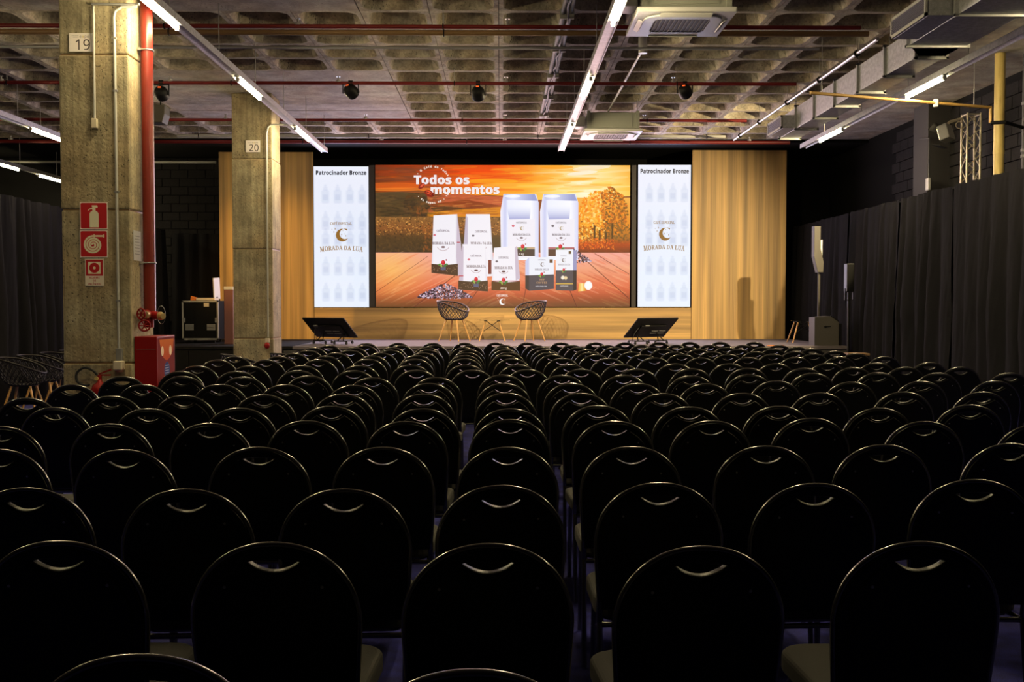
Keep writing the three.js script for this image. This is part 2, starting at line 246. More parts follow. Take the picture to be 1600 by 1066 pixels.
// ---------------------------------------------------------------- LED screens
function ad(x) {                                   // the picture on the main wall, drawn in its own frame: 398 x 220 units
  x.scale(4, 4); x.translate(-587, -258);
  const grad = (x0, y0, x1, y1, st) => { const g = x.createLinearGradient(x0, y0, x1, y1); st.forEach(([p, c]) => g.addColorStop(p, c)); return g; };
  const rad = (cx, cy, r, st) => { const g = x.createRadialGradient(cx, cy, 0, cx, cy, r); st.forEach(([p, c]) => g.addColorStop(p, c)); return g; };
  const blob = (cx, cy, rx, ry, c, a = 1, rot = 0) => { x.globalAlpha = a; x.fillStyle = c; x.beginPath(); x.ellipse(cx, cy, rx, ry, rot, 0, 7); x.fill(); x.globalAlpha = 1; };
  const shape = (pts, c) => { x.fillStyle = c; x.beginPath(); pts.forEach((p, i) => i ? x.lineTo(...p) : x.moveTo(...p)); x.closePath(); x.fill(); };
  x.fillStyle = grad(0, 258, 0, 318, [[0, '#e04604'], [0.4, '#f2640a'], [0.75, '#f9981f'], [1, '#fbb860']]); x.fillRect(587, 258, 398, 137);
  x.fillStyle = grad(587, 0, 985, 0, [[0, 'rgba(70,30,14,.72)'], [0.22, 'rgba(150,48,10,.4)'], [0.45, 'rgba(255,120,0,0)'], [1, 'rgba(255,190,40,.35)']]); x.fillRect(587, 258, 398, 62);
  x.fillStyle = rad(915, 296, 150, [[0, 'rgba(255,252,225,1)'], [0.3, 'rgba(255,236,150,.85)'], [0.65, 'rgba(255,205,60,.45)'], [1, 'rgba(255,180,30,0)']]); x.fillRect(680, 258, 305, 80);
  for (let i = 0; i < 150; i++) { const cx = rr(587, 985), cy = rr(259, 300), f = (cx - 587) / 398; blob(cx, cy, rr(10, 38), rr(0.8, 2.6), f < 0.3 ? ['#7a3014', '#b23c08', '#e2620c', '#5a2812'][i % 4] : f < 0.6 ? ['#f04c04', '#ff8a12', '#e23a04', '#ffb02a'][i % 4] : ['#ffd24a', '#ffb21c', '#ff9008', '#fff0c0'][i % 4], rr(0.12, 0.4), rr(-0.08, 0.02)); }
  for (let i = 0; i < 60; i++) { const cx = rr(587, 690), cy = rr(259, 296); blob(cx, cy, rr(14, 40), rr(1, 4), ['#5a3020', '#8a3a1c', '#c2481a', '#6a4230'][i % 4], rr(0.12, 0.3), rr(-0.1, 0.05)); }
  blob(720, 268, 70, 4, '#ff3c00', 0.35); blob(700, 278, 50, 4, '#ff5a0c', 0.4); blob(615, 290, 50, 5, '#ff6a10', 0.55); blob(640, 296, 70, 3, '#ff8a2a', 0.6); blob(770, 283, 40, 4, '#ffb81a', 0.6); blob(800, 290, 60, 4, '#ffd24a', 0.5);
  blob(925, 262, 30, 4, '#fff0e0', 0.7, -0.1); blob(910, 270, 24, 3, '#fff4e8', 0.7, -0.1); blob(870, 261, 26, 3, '#ff9a10', 0.7);
  shape([[587, 301], [620, 299], [655, 297], [690, 303], [720, 306], [760, 304], [800, 306], [830, 312], [985, 306], [985, 395], [587, 395]], '#8e4a20');
  x.fillStyle = grad(0, 298, 0, 345, [[0, '#5b4326'], [0.4, '#4b3a20'], [1, '#5a3a18']]); x.beginPath(); x.moveTo(587, 301); x.quadraticCurveTo(640, 296, 690, 308); x.lineTo(690, 345); x.lineTo(587, 345); x.fill();
  shape([[668, 304], [720, 303], [790, 307], [790, 330], [720, 334], [668, 336]], '#c25a34'); shape([[672, 318], [730, 312], [790, 322], [790, 333], [690, 334]], '#8c3a16'); shape([[672, 324], [700, 321], [745, 326], [720, 330], [680, 331]], '#5e3a1c');
  shape([[668, 331], [735, 326], [790, 322], [790, 340], [668, 342]], '#d98416');
  for (let i = 0; i < 60; i++) blob(rr(596, 640), rr(325, 337), rr(2, 6), rr(2, 4), '#40301a', 0.9); for (let i = 0; i < 90; i++) { const a = rr(0, 6.3), r = Math.sqrt(rnd()); blob(650 + 19 * r * Math.cos(a), 322 + 19 * r * Math.sin(a), rr(2, 5), rr(2, 5), ['#3c2a1a', '#47301c', '#5a3818'][i % 3]); }
  for (let i = 0; i < 40; i++) blob(rr(652, 672), rr(316, 345), rr(1, 3), rr(1, 3), '#9a5220', 0.5);
  x.fillStyle = grad(0, 336, 0, 394, [[0, '#8a6030'], [0.35, '#8a5226'], [0.62, '#523a1e'], [1, '#48351f']]); x.fillRect(587, 338, 203, 57);
  for (let i = 0; i < 900; i++) { const px = rr(587, 790), py = rr(339, 366); blob(px, py, rr(0.5, 1.7), rr(0.4, 1.1), ['#c98a45', '#a86a30', '#5a3a1a', '#e0a050', '#3c2814', '#8a5c30'][i % 6], rr(0.5, 1), rr(0, 3)); }
  for (let i = 0; i < 120; i++) blob(rr(660, 680), rr(350, 392), rr(0.6, 2), rr(0.6, 2), ['#b0622a', '#8a4a1e'][i % 2], 0.5, rr(0, 3));
  for (let i = 0; i < 260; i++) blob(rr(587, 690), rr(302, 338), rr(3, 12), rr(0.4, 1.6), ['#6a4a26', '#3c2c18', '#7a5a30', '#554020'][i % 4], rr(0.15, 0.4), rr(-0.15, 0.1));
  for (let i = 0; i < 120; i++) blob(rr(670, 790), rr(306, 336), rr(4, 14), rr(0.4, 1.5), ['#e07a3a', '#7a3414', '#f0a050', '#a04a1c'][i % 4], rr(0.15, 0.4), rr(-0.12, 0.05));
  for (let i = 0; i < 260; i++) blob(rr(587, 700), rr(366, 393), rr(1, 4), rr(0.6, 1.8), ['#5c4426', '#3a2a18', '#6e4c26'][i % 3], rr(0.2, 0.5), rr(0, 3));
  // glowing trees at the bright end
  x.fillStyle = grad(0, 308, 0, 394, [[0, '#f7b24a'], [0.5, '#e88a1c'], [1, '#6a3a14']]); x.fillRect(898, 308, 87, 86);
  for (let i = 0; i < 900; i++) { const a = rr(0, 6.3), r = Math.sqrt(rnd()), px = 944 + 38 * r * Math.cos(a), py = 330 + 38 * r * Math.sin(a) * (px > 950 ? 1.05 : 0.9); if (px > 985) continue; const lit = (px - 912) / 70; blob(px, py, rr(0.8, 2.6), rr(0.8, 2.2), lit < 0.4 ? ['#ff9a10', '#ffb83a', '#f07808', '#ffd878'][i % 4] : ['#d86a0c', '#f08a14', '#a85a14', '#7a5018'][i % 4], 0.85, rr(0, 3)); }
  for (let i = 0; i < 500; i++) { const px = rr(898, 985), py = rr(345, 385), d = px > 945; blob(px, py, rr(0.7, 2.2), rr(0.6, 1.8), d ? ['#7a5420', '#6a4a1c', '#8a5a1e', '#b87018'][i % 4] : ['#ffb02a', '#f08a10', '#8a4a10', '#ffd878'][i % 4], 0.85, rr(0, 3)); }
  for (const [tx, h] of [[928, 30], [936, 24], [956, 34], [946, 20]]) { x.fillStyle = '#5a3a14'; x.fillRect(tx, 382 - h, 3, h); }
  x.fillStyle = grad(0, 372, 0, 394, [[0, 'rgba(210,70,8,0)'], [0.4, 'rgba(190,60,8,.75)'], [1, 'rgba(110,48,18,.95)']]); x.fillRect(898, 370, 87, 25);
  for (let i = 0; i < 160; i++) blob(rr(900, 960), rr(372, 388), rr(0.6, 2), rr(0.5, 1.2), ['#ff6a10', '#ff8a20', '#c04408'][i % 3], 0.7, rr(0, 3));
  // plank table
  x.fillStyle = grad(0, 393, 0, 478, [[0, '#f3a79a'], [0.3, '#f0a07c'], [0.6, '#e2704a'], [0.85, '#b8502e'], [1, '#84492a']]); x.fillRect(587, 393.5, 398, 85);
  for (let i = 0; i < 260; i++) { const px = rr(587, 985), py = rr(395, 477), s = (px - 790) / 260; blob(px, py, rr(8, 26), rr(0.5, 1.8), ['#ffd0a0', '#e8603a', '#ffb89a', '#c85030', '#f9c27a', '#b04a2c'][i % 6], rr(0.1, 0.32), px < 790 ? -0.42 + s * 0.05 : 0.4); }
  x.fillStyle = rad(610, 420, 70, [[0, 'rgba(255,200,90,.6)'], [1, 'rgba(255,200,90,0)']]); x.fillRect(587, 394, 90, 84);
  x.fillStyle = grad(0, 455, 0, 478, [[0, 'rgba(110,70,35,0)'], [1, 'rgba(95,62,30,.55)']]); x.fillRect(587, 455, 398, 23);
  x.strokeStyle = '#6a2c20'; for (const [a, b, c, d, w] of [[587, 455, 669, 399, 0.5], [647, 478, 711, 429, 0.9], [728, 478, 746, 453, 0.9], [816.5, 478, 822, 449, 0.9], [902, 478, 891, 452, 1], [919, 408, 984, 465, 1], [930, 395, 984, 427, 0.7]]) { x.lineWidth = w; x.beginPath(); x.moveTo(a, b); x.lineTo(c, d); x.stroke(); }
  const txt = (s, cx, y, size, c, font = 'serif', weight = 'bold', align = 'center', fit) => { x.font = weight + ' ' + size + 'px ' + font; x.textAlign = align; x.fillStyle = c; x.strokeStyle = c; x.lineWidth = size * 0.045; if (fit) { const k = fit / x.measureText(s).width; x.save(); x.translate(cx, y); x.scale(k, 1); x.fillText(s, 0, 0); if (size > 10) x.strokeText(s, 0, 0); x.restore(); } else x.fillText(s, cx, y); };
  const moon = (cx, cy, r, c, bg) => { x.fillStyle = c; x.beginPath(); x.arc(cx, cy, r, 0.9, 5.6); x.arc(cx + r * 0.38, cy - r * 0.12, r * 0.82, 5.25, 1.1, true); x.fill(); for (const [dx, dy] of [[-1.6, -1], [-1.1, -1.3], [-1.35, -0.5], [0.5, 0.1], [0.85, 0.45], [0.5, -0.5]]) { x.beginPath(); x.arc(cx + dx * r, cy + dy * r, r * 0.09, 0, 7); x.fill(); } };
  const flower = (cx, cy, s) => { for (const [dx, dy, c] of [[-3.4, 2, '#5a8a3a'], [3, 2, '#4f8a48'], [-2, 3.4, '#9ab04a'], [2, 3.6, '#3f7a3a']]) blob(cx + dx * s, cy + dy * s, 2 * s, 1 * s, c, 1, dx); blob(cx, cy, 2.1 * s, 2.4 * s, '#c8102c'); blob(cx - 0.4 * s, cy - 0.6 * s, 1 * s, 1.1 * s, '#e83a4a'); blob(cx + 3.2 * s, cy - 2.6 * s, 0.6 * s, 0.9 * s, '#a0304a'); };
  const bag = (tl, tr, bl, br, baseY, o) => {
    shape([tl, tr, br, bl], '#f2eef6'); const g = grad(bl[0], 0, br[0], 0, [[0, 'rgba(190,180,205,.55)'], [0.12, 'rgba(255,255,255,0)'], [0.85, 'rgba(255,255,255,0)'], [1, 'rgba(180,170,195,.6)']]); shape([tl, tr, br, bl], g);
    if (o.side) shape(o.side, o.sideC || '#cbbccd');
    const yl = bl[1], yr = br[1]; shape([[bl[0] + (tl[0] - bl[0]) * 0.02, baseY], [(bl[0] + br[0]) / 2, baseY + 2], [br[0], baseY], br, bl], o.base); if (o.line) { x.fillStyle = o.line; x.fillRect(bl[0] + 1, baseY - 0.8, br[0] - bl[0] - 2, 1); }
    for (let i = 0; i < 40 && o.dots; i++) blob(rr(bl[0] + 1, br[0] - 1), rr(baseY + 3, Math.min(yl, yr) - 1), 0.6, 0.6, '#b08a70', 0.7);
    const cx = o.cx, w = o.w; txt('CAFÉ ESPECIAL', cx, o.y - w * 0.58, 4, '#584452', 'serif', 'bold', 'center', w * 0.58); blob(cx - w * 0.38, o.y - w * 0.42, 2, 1.6, o.badge, 0.85); txt('MORADA DA LUA', cx, o.y, 5.4, '#4a2c34', 'serif', 'bold', 'center', w);
    blob(cx, o.y + 4, 3, 1.4, '#5a2c34'); x.strokeStyle = '#9a6a70'; x.lineWidth = 0.5; x.beginPath(); x.arc(cx, o.y - 1, w * 0.3, 0.5, 2.64); x.stroke(); flower(cx + (o.fx || 0), baseY - 2, o.fs || 1.3); if (o.tag) { x.fillStyle = '#5a5a78'; x.fillRect(cx - 4, baseY + 5, 8, 5); }
  };
  // two large foil bags
  for (const [x0, badge, base] of [[782, '#d05a6a', '#4a3a36'], [844, '#5a5058', '#5a3a30']]) {
    shape([[x0 + 5, 302.5], [x0 + 56, 302.5], [x0 + 60, 316], [x0 + 60, 405], [x0 + 1, 405], [x0, 330]], grad(x0, 0, x0 + 60, 0, [[0, '#f6f4ff'], [0.13, '#c9ccf0'], [0.2, '#eef0ff'], [0.8, '#f8f8ff'], [1, '#d5d6f4']]));
    shape([[x0 + 6, 303], [x0 + 54, 303], [x0 + 58, 313], [x0 + 9, 312]], grad(x0, 303, x0 + 50, 313, [[0, '#aab0dc'], [0.4, '#dfe2fa'], [1, '#9aa0d0']])); blob(x0 + 19, 306, 13, 2.2, '#ffffff', 0.75);
    shape([[x0 + 10, 322], [x0 + 48, 320], [x0 + 46, 341], [x0 + 14, 342]], grad(0, 320, 0, 342, [[0, 'rgba(220,226,250,0)'], [1, 'rgba(150,155,208,.85)']]));
    x.fillStyle = '#f0ecf6'; x.fillRect(x0 + 12, 342, 42, 60); x.fillStyle = base; x.fillRect(x0 + 13, 388, 41, 11); x.fillStyle = x0 < 800 ? '#b8925a' : '#a8383c'; x.fillRect(x0 + 13, 385.5, 41, 2);
    txt('CAFÉ ESPECIAL', x0 + 33, 348.5, 3.6, '#443c44', 'serif', 'bold', 'center', 17); blob(x0 + 20, 352, 2.2, 2, badge, 0.85); moon(x0 + 34, 356, 3, '#b09a72'); txt('MORADA DA LUA', x0 + 33, 367, 5, '#3a2c34', 'serif', 'bold', 'center', 28); blob(x0 + 33, 370.6, 2.6, 1.2, '#4a2c34'); x.strokeStyle = '#8a6a70'; x.lineWidth = 0.4; x.beginPath(); x.arc(x0 + 33, 366, 9, 0.5, 2.64); x.stroke(); flower(x0 + (x0 < 800 ? 35 : 32), 384, 1.4); txt('1 kg', x0 + (x0 < 800 ? 33 : 40), 397, 4, '#e8dcd8', 'sans-serif');
  }
  bag([728.4, 334], [765.8, 334], [723, 404], [771, 406], 430, { base: '#f2eef6', cx: 752, w: 33, y: 381, badge: '#5a5058', fs: 0.01 });
  shape([[728, 334], [723, 404], [731, 404], [731, 340]], '#c4b8cc'); x.fillStyle = '#7a3028'; x.fillRect(763, 405, 5, 22);
  bag([677.5, 336], [714.5, 334], [674, 425], [715.6, 429.7], 411, { base: '#4a3020', cx: 692.5, w: 35, y: 381, badge: '#d05a6a', side: [[714.5, 334], [720.5, 380], [724, 429], [715.6, 429.7], [713, 400]], dots: 1, tag: 1, fs: 1.5 }); x.fillStyle = '#b03040'; x.fillRect(714, 377, 5, 1.4);
  bag([722.4, 380.5], [758.5, 380.5], [716, 451], [762.4, 454], 437, { base: '#4a3020', cx: 744, w: 30, y: 417, badge: '#d05a6a', side: [[722.4, 380.5], [716, 451], [723.5, 452], [724.5, 385]], dots: 1, tag: 1, fs: 1.4 }); x.fillStyle = '#c03040'; x.fillRect(717, 429, 7, 1.4);
  bag([772, 386], [808, 383], [768, 452], [813, 453], 438, { base: '#5a3418', cx: 787, w: 28, y: 419, badge: '#5a5058', side: [[808, 383], [813, 434], [806, 437], [804.5, 386]], line: '#b83038', fs: 1.4 }); txt('250 g', 787, 450, 4, '#f0dcd0', 'sans-serif');
  const beans = (cx, cy, w, h, n) => { for (let i = 0; i < n; i++) { const t = rr(-1, 1), k = (1 - Math.abs(t)), py = cy - rr(-0.12, 1) * h * Math.pow(k, 0.8); blob(cx + t * w, py, rr(1, 1.7), rr(0.7, 1.1), ['#38202c', '#5c3c48', '#241420', '#7a5a6c', '#b494ac', '#e2cfe2'][i % 6], 1, rr(0, 3)); } };
  beans(898, 407, 26, 19, 260);
  // cartons
  shape([[827, 401], [866, 400.5], [866, 428], [827, 429]], '#eceef8'); shape([[821, 407], [827, 401], [827, 429], [821, 429]], '#c8ccec'); shape([[827, 429], [866, 427.5], [866, 450], [827, 453]], '#4e4650'); shape([[821, 429], [827, 429], [827, 453], [821, 449]], '#3a3032');
  txt('CAFÉ ESPECIAL', 847, 406, 2.4, '#8a8290', 'serif', 'bold', 'center', 12); moon(848, 412, 3.2, '#8a7c78'); txt('MORADA DA LUA', 847, 421, 4, '#7c7480', 'serif', 'bold', 'center', 22); flower(847, 427, 1.1); txt('DRIP', 847, 437, 3.6, '#c89a70', 'serif', 'bold', 'center', 9); txt('COFFEE', 847, 441.5, 4, '#c89a70', 'serif', 'bold', 'center', 17); txt('CAFÉ FILTRADO 100%', 846, 447, 2.4, '#d8d4dc', 'sans-serif', 'bold', 'center', 18); x.fillStyle = '#6a4a34'; x.fillRect(859, 404, 5, 5.5);
  shape([[869, 389], [896, 388.5], [896, 421], [869, 421]], '#f0f0f8'); shape([[896, 388.5], [901.5, 391], [901.5, 421], [896, 421]], '#9a98c0'); shape([[869, 421], [896, 421], [896, 453], [869, 452]], '#554c52'); shape([[896, 421], [901.5, 421], [901.5, 451], [896, 453]], '#33282a'); x.fillStyle = '#d8b050'; x.fillRect(869, 441, 27, 1.8);
  txt('CAFÉ ESPECIAL', 881, 399.5, 2.2, '#a09aa6', 'serif', 'bold', 'center', 10); moon(881.5, 405.5, 3, '#8a7c78'); txt('MORADA DA LUA', 882, 413.5, 3.6, '#9a929c', 'serif', 'bold', 'center', 19); flower(881.5, 420, 0.9); blob(880, 432.5, 3, 3, '#f4ead8'); blob(884.5, 433, 2.6, 2.8, '#e8cfa0'); x.fillStyle = '#6a5234'; x.fillRect(889, 391, 4, 4.5); txt('CÁPSULAS', 882, 447, 2.6, '#d0c8c8', 'sans-serif', 'bold', 'center', 13);
  shape([[905, 441], [914.5, 441], [916, 453], [904, 454]], grad(904, 0, 916, 0, [[0, '#f0a030'], [0.5, '#ffe9a0'], [1, '#e89020']])); blob(920, 444.6, 6.2, 7, '#fdf2ee'); blob(920, 444.6, 4.4, 5.2, '#ffffff', 0.8);
  beans(695, 463, 42, 22, 900); 
  // title and ring of text
  x.save(); x.shadowColor = 'rgba(120,20,60,.5)'; x.shadowBlur = 6; txt('Todos os', 647, 287, 18, '#ffffff', 'sans-serif', 'bold', 'left', 87); txt('momentos', 672, 302, 18, '#ffffff', 'sans-serif', 'bold', 'left', 109); x.restore();
  const ring = (s, a0, a1, flip) => { for (let i = 0; i < s.length; i++) { const a = a0 + (a1 - a0) * i / (s.length - 1); x.save(); x.translate(676 + 26.5 * Math.cos(a), 288.5 + 26.5 * Math.sin(a)); x.rotate(a + (flip ? Math.PI / 2 : Math.PI / 2)); x.font = 'bold 4.6px sans-serif'; x.textAlign = 'center'; x.fillStyle = '#fff8ee'; x.fillText(s[i], 0, 0); x.restore(); } };
  ring('• O Café de todos', -2.5, -0.55); ring('os • de todos os •', 0.55, 2.45, true);
  blob(659, 290.5, 6, 3.4, '#8c2414', 1, -0.7); blob(660, 289.5, 4, 1.6, '#e05a3c', 1, -0.7); blob(671, 302, 8, 4.8, '#8c2010', 1, 0.5); blob(670, 300.5, 5.6, 2.4, '#e4502e', 1, 0.5); x.strokeStyle = '#4a0e08'; x.lineWidth = 1; x.beginPath(); x.moveTo(664, 299); x.quadraticCurveTo(672, 300, 678, 306); x.stroke();
  txt('CAFÉ ESPECIAL', 785, 461.5, 4, '#ffffff', 'serif', 'bold', 'center', 18); moon(785.5, 470, 5, '#ffffff');
}
function sponsor(x, w, h) {                          // 85 x 222 units
  x.scale(w / 85, h / 222); const g = x.createLinearGradient(0, 0, 0, 222); g.addColorStop(0, '#eef0fc'); g.addColorStop(0.5, '#e6edfc'); g.addColorStop(1, '#eaf2ff'); x.fillStyle = g; x.fillRect(0, 0, 85, 222);
  x.fillStyle = 'rgba(115,130,185,.115)'; x.filter = 'blur(5px)';
  for (const y of [46, 88, 115, 160, 201]) for (let i = 0; i < 5; i++) { const cx = 18 + i * 19; if (i > 3 && y !== 46) continue; x.beginPath(); x.roundRect(cx - 6, y - 9, 12, 21, 2.5); x.fill(); x.beginPath(); x.roundRect(cx - 3.4, y - 14, 6.8, 6, 1.5); x.fill(); x.beginPath(); x.arc(cx, y - 16, 2, 0, 7); x.fill(); x.fillRect(cx - 4, y - 2, 8, 9); }
  x.filter = 'none'; x.textAlign = 'center'; x.fillStyle = '#1c1c28'; x.font = 'bold 9px sans-serif'; let k = 79 / x.measureText('Patrocinador Bronze').width; x.save(); x.translate(42.5, 13.2); x.scale(k, 1); x.strokeStyle = '#1c1c28'; x.lineWidth = 0.3; x.fillText('Patrocinador Bronze', 0, 0); x.strokeText('Patrocinador Bronze', 0, 0); x.restore();
  const c = '#8f6428'; x.fillStyle = c; x.font = 'bold 5.6px serif'; k = 34 / x.measureText('CAFÉ ESPECIAL').width; x.save(); x.translate(42, 92); x.scale(k, 1); x.fillText('CAFÉ ESPECIAL', 0, 0); x.restore();
  x.beginPath(); x.arc(44, 108, 10, 0.75, 5.5); x.arc(48, 106, 8.2, 5.2, 0.95, true); x.fill();
  for (const [a, b, r] of [[28, 99, 0.6], [33, 98, 1], [31, 103, 0.9], [43, 107, 0.8], [47, 106, 0.6], [45, 101, 0.5], [49.5, 109, 0.8]]) { x.beginPath(); x.moveTo(a, b - 2 * r); x.lineTo(a + r * 0.6, b); x.lineTo(a, b + 2 * r); x.lineTo(a - r * 0.6, b); x.fill(); }
  const s = 'MORADA DA LUA'; x.font = 'bold 10px serif'; const full = x.measureText(s).width; let pos = 0; for (const ch of s) { const wd = x.measureText(ch).width, t = (pos + wd / 2) / full * 2 - 1; x.save(); x.translate(42.3 + t * 33, 131.5 + 3.5 * t * t); x.rotate(t * 0.12); x.scale(66 / full, 0.85 + 0.3 * t * t); x.fillText(ch, 0, 0); x.restore(); pos += wd; }
}
function ledScreen(px0, px1, py0, py1, mat, label, tint) {
  const a = atZ(px0, py1, WALLZ - 0.0), b = atZ(px1, py0, WALLZ - 0.0), w = b.x - a.x, h = b.y - a.y;
  const t = thing('led_screen', label, 'screen', [(a.x + b.x) / 2, a.y, -WALLZ]);
  part(t, 'cabinet', rbox(w, h, 0.09, 0.006, 0, h / 2, -0.05), M.black);
  part(t, 'display', new THREE.PlaneGeometry(w - 0.01, h - 0.01).translate(0, h / 2, 0.0), mat);
  const l = new THREE.RectAreaLight(lin(...tint), SCREEN_LIGHT, w, h); l.position.set((a.x + b.x) / 2, a.y + h / 2, -WALLZ + 0.012); l.lookAt((a.x + b.x) / 2, a.y + h / 2, 0); scene.add(l);
  // steel feet that carry the cabinet behind the low board
  part(t, 'support_post', [box(0.05, a.y - STAGE_Y, 0.05, -w * 0.4, -(a.y - STAGE_Y) / 2, -0.19), box(0.05, a.y - STAGE_Y, 0.05, w * 0.4, -(a.y - STAGE_Y) / 2, -0.19), box(w * 0.9, 0.05, 0.16, 0, 0.05, -0.14)], M.steel);
}
const matAd = canvasMat(1592, 880, ad, SCREEN_GLOW), matSide = canvasMat(510, 1332, sponsor, SCREEN_GLOW);
ledScreen(587, 985, 258, 480, matAd, 'large LED screen showing coffee bags before a sunset', [1, 0.66, 0.66]);
ledScreen(491, 576, 260, 480.5, matSide, 'narrow white LED screen on the column side of the large screen', [0.78, 0.82, 1.2]);
ledScreen(996, 1080, 257.5, 480, matSide, 'narrow white LED screen on the curtain side of the large screen', [0.78, 0.82, 1.2]);
{ // dark infill strips between the screens
  for (const [p0, p1, s] of [[577.5, 585.5, 'column'], [986.5, 994.5, 'curtain']]) { const a = atZ(p0, 480, WALLZ), b = atZ(p1, 258, WALLZ); single('infill_strip', box(b.x - a.x, b.y - a.y, 0.04, (a.x + b.x) / 2, (a.y + b.y) / 2, -WALLZ - 0.04), M.maroon.clone(), 'dark strip between the large screen and the ' + s + ' side screen', 'strip').material.color.setRGB(0.03, 0.026, 0.026); }
}
// ---------------------------------------------------------------- ceiling services
const matTube = STD({ color: lin(0.9, 0.9, 0.85), emissive: lin(...TUBE_COLOR), emissiveIntensity: TUBE_GLOW, roughness: 0.4 });
const tubeGeo = cyl([0, 0, -0.56], [0, 0, 0.56], 0.016, 0.016, 12), capGeo = box(0.04, 0.05, 0.03);
function lightTrack(x, h, zEnd, zBeg, tubeStarts, where) {
  const y = EYE + h + 0.03, len = zEnd - zBeg, mid = -(zEnd + zBeg) / 2;
  const t = thing('light_track', 'long galvanised light channel hung ' + where, 'light track', [x, y, mid]);
  part(t, 'channel', metric(join([box(0.1, 0.006, len, 0, 0.075, 0), box(0.006, 0.075, len, -0.05, 0.04, 0), box(0.006, 0.075, len, 0.05, 0.04, 0), box(0.1, 0.004, len, 0, 0.022, 0)])), M.zinc);
  for (let z = zBeg + 0.35; z < zEnd; z += 1.75) {
    part(t, 'hanger', cyl([0, 0.078, 0], [0, CEIL - y - 0.002, 0], 0.005, 0.005, 6), M.steel, [0, 0, -z - mid]);
    part(t, 'coupler', box(0.112, 0.055, 0.02, 0, 0.052, 0), M.zinc, [0, 0, -z - mid]);
  }
  tubeStarts.forEach((z) => {
    const f = thing('tube_light', `lit warm white tube lamp fixed under the light channel ${where}`, 'lamp', [x, y - 0.025, -z - 0.56], 0, 'tube lamps ' + where);
    part(f, 'tube', tubeGeo, matTube);
    for (const s of [-1, 1]) part(f, 'end_cap', capGeo, M.white, [0, 0.008, s * 0.575]);
    part(f, 'reflector', box(0.085, 0.004, 1.16, 0, 0.04, 0), M.white);
    const l = new THREE.RectAreaLight(lin(...TUBE_COLOR), TUBE_LIGHT, 0.04, 1.12); l.position.set(x, y - 0.045, -z - 0.56); l.rotation.x = -Math.PI / 2; scene.add(l);
  });
}
lightTrack(-3.12, 2.65, 18.9, -6, [16.2, 12.7, 9.2, 5.7], 'along the numbered columns');
lightTrack(1.07, 2.65, 18.7, -6, [15.8, 12.6, 9.0, 5.5], 'down the middle of the hall');
lightTrack(5.23, 2.65, 18.3, -6, [16.2, 12.5, 9.0, 5.5], 'beside the sheet-metal duct');
lightTrack(-7.16, 2.65, 20, -2, [16.3, 12.8, 9.3], 'above the curtain behind the columns');
lightTrack(-9.57, 2.65, 23.4, 6.9, [20.05, 22.1], 'over the space behind the curtain');

function crossPipe(name, py, Z, r, mat, label, cat, xa, xb, heads, hang) {
  const y = atZ(782, py, Z).y, t = thing(name, label, cat, [(xa + xb) / 2, y, -Z]), L = xb - xa;
  part(t, 'pipe', cyl([-L / 2, 0, 0], [L / 2, 0, 0], r, r, 12), mat);
  for (let x = xa + 1.1; x < xb - 0.3 && heads; x += 2.37) part(t, 'sprinkler_head', [cyl([0, 0, 0], [0, 0.06, 0], 0.012, 0.012, 8), cyl([0, 0.06, 0], [0, 0.068, 0], 0.028, 0.028, 10), cyl([0, -0.01, 0], [0, 0.02, 0], r + 0.008, r + 0.008, 10)], M.steel, [x - (xa + xb) / 2, r, 0]);
  for (let x = xa + 0.4; x < xb && hang; x += 3.15) { part(t, 'hanger', cyl([0, 0, 0], [0, CEIL - y, 0], 0.005, 0.005, 6), M.steel, [x - (xa + xb) / 2, 0, 0]); part(t, 'clamp', new THREE.TorusGeometry(r + 0.006, 0.008, 6, 16).rotateY(Math.PI / 2), M.black, [x - (xa + xb) / 2, 0, 0]); }
  return t;
}
crossPipe('sprinkler_pipe', 42, 12.1, 0.024, M.redDull, 'red sprinkler pipe running beside a brown pipe near air conditioner', 'pipe', -10.5, 4.1, 1, 1);
crossPipe('water_pipe', 51.5, 12.27, 0.032, M.brown, 'brown pipe crossing the ceiling beside a thin red one', 'pipe', -10.5, 4.25, 0, 1);
crossPipe('conduit_pipe', 75, 13.0, 0.018, M.zinc, 'thin grey conduit crossing the ceiling coffers', 'pipe', -8, 3.9, 0, 0);
crossPipe('sprinkler_pipe', 130.5, 15.07, 0.026, M.redDull, 'red sprinkler pipe carrying the four round black stage lamps', 'pipe', -10.5, 4.2, 1, 1);
crossPipe('sprinkler_pipe', 188, 18.1, 0.026, M.redDull, 'thin red sprinkler pipe past the second air conditioner', 'pipe', -10.5, 4.2, 1, 1);
crossPipe('water_pipe', 213, 19.8, 0.032, M.whiteMetal, 'pale pipe crossing above the front of the stage', 'pipe', -6, 4.2, 0, 1);
crossPipe('sprinkler_pipe', 222, 20.5, 0.034, M.redDull, 'thick red sprinkler pipe over the stage next to the beam', 'pipe', -10.5, 5.6, 1, 1);
crossPipe('conduit_pipe', 254, 23.6, 0.03, M.whiteMetal, 'pale conduit on the back wall beyond the columns', 'pipe', -11.3, -6.3, 0, 0);

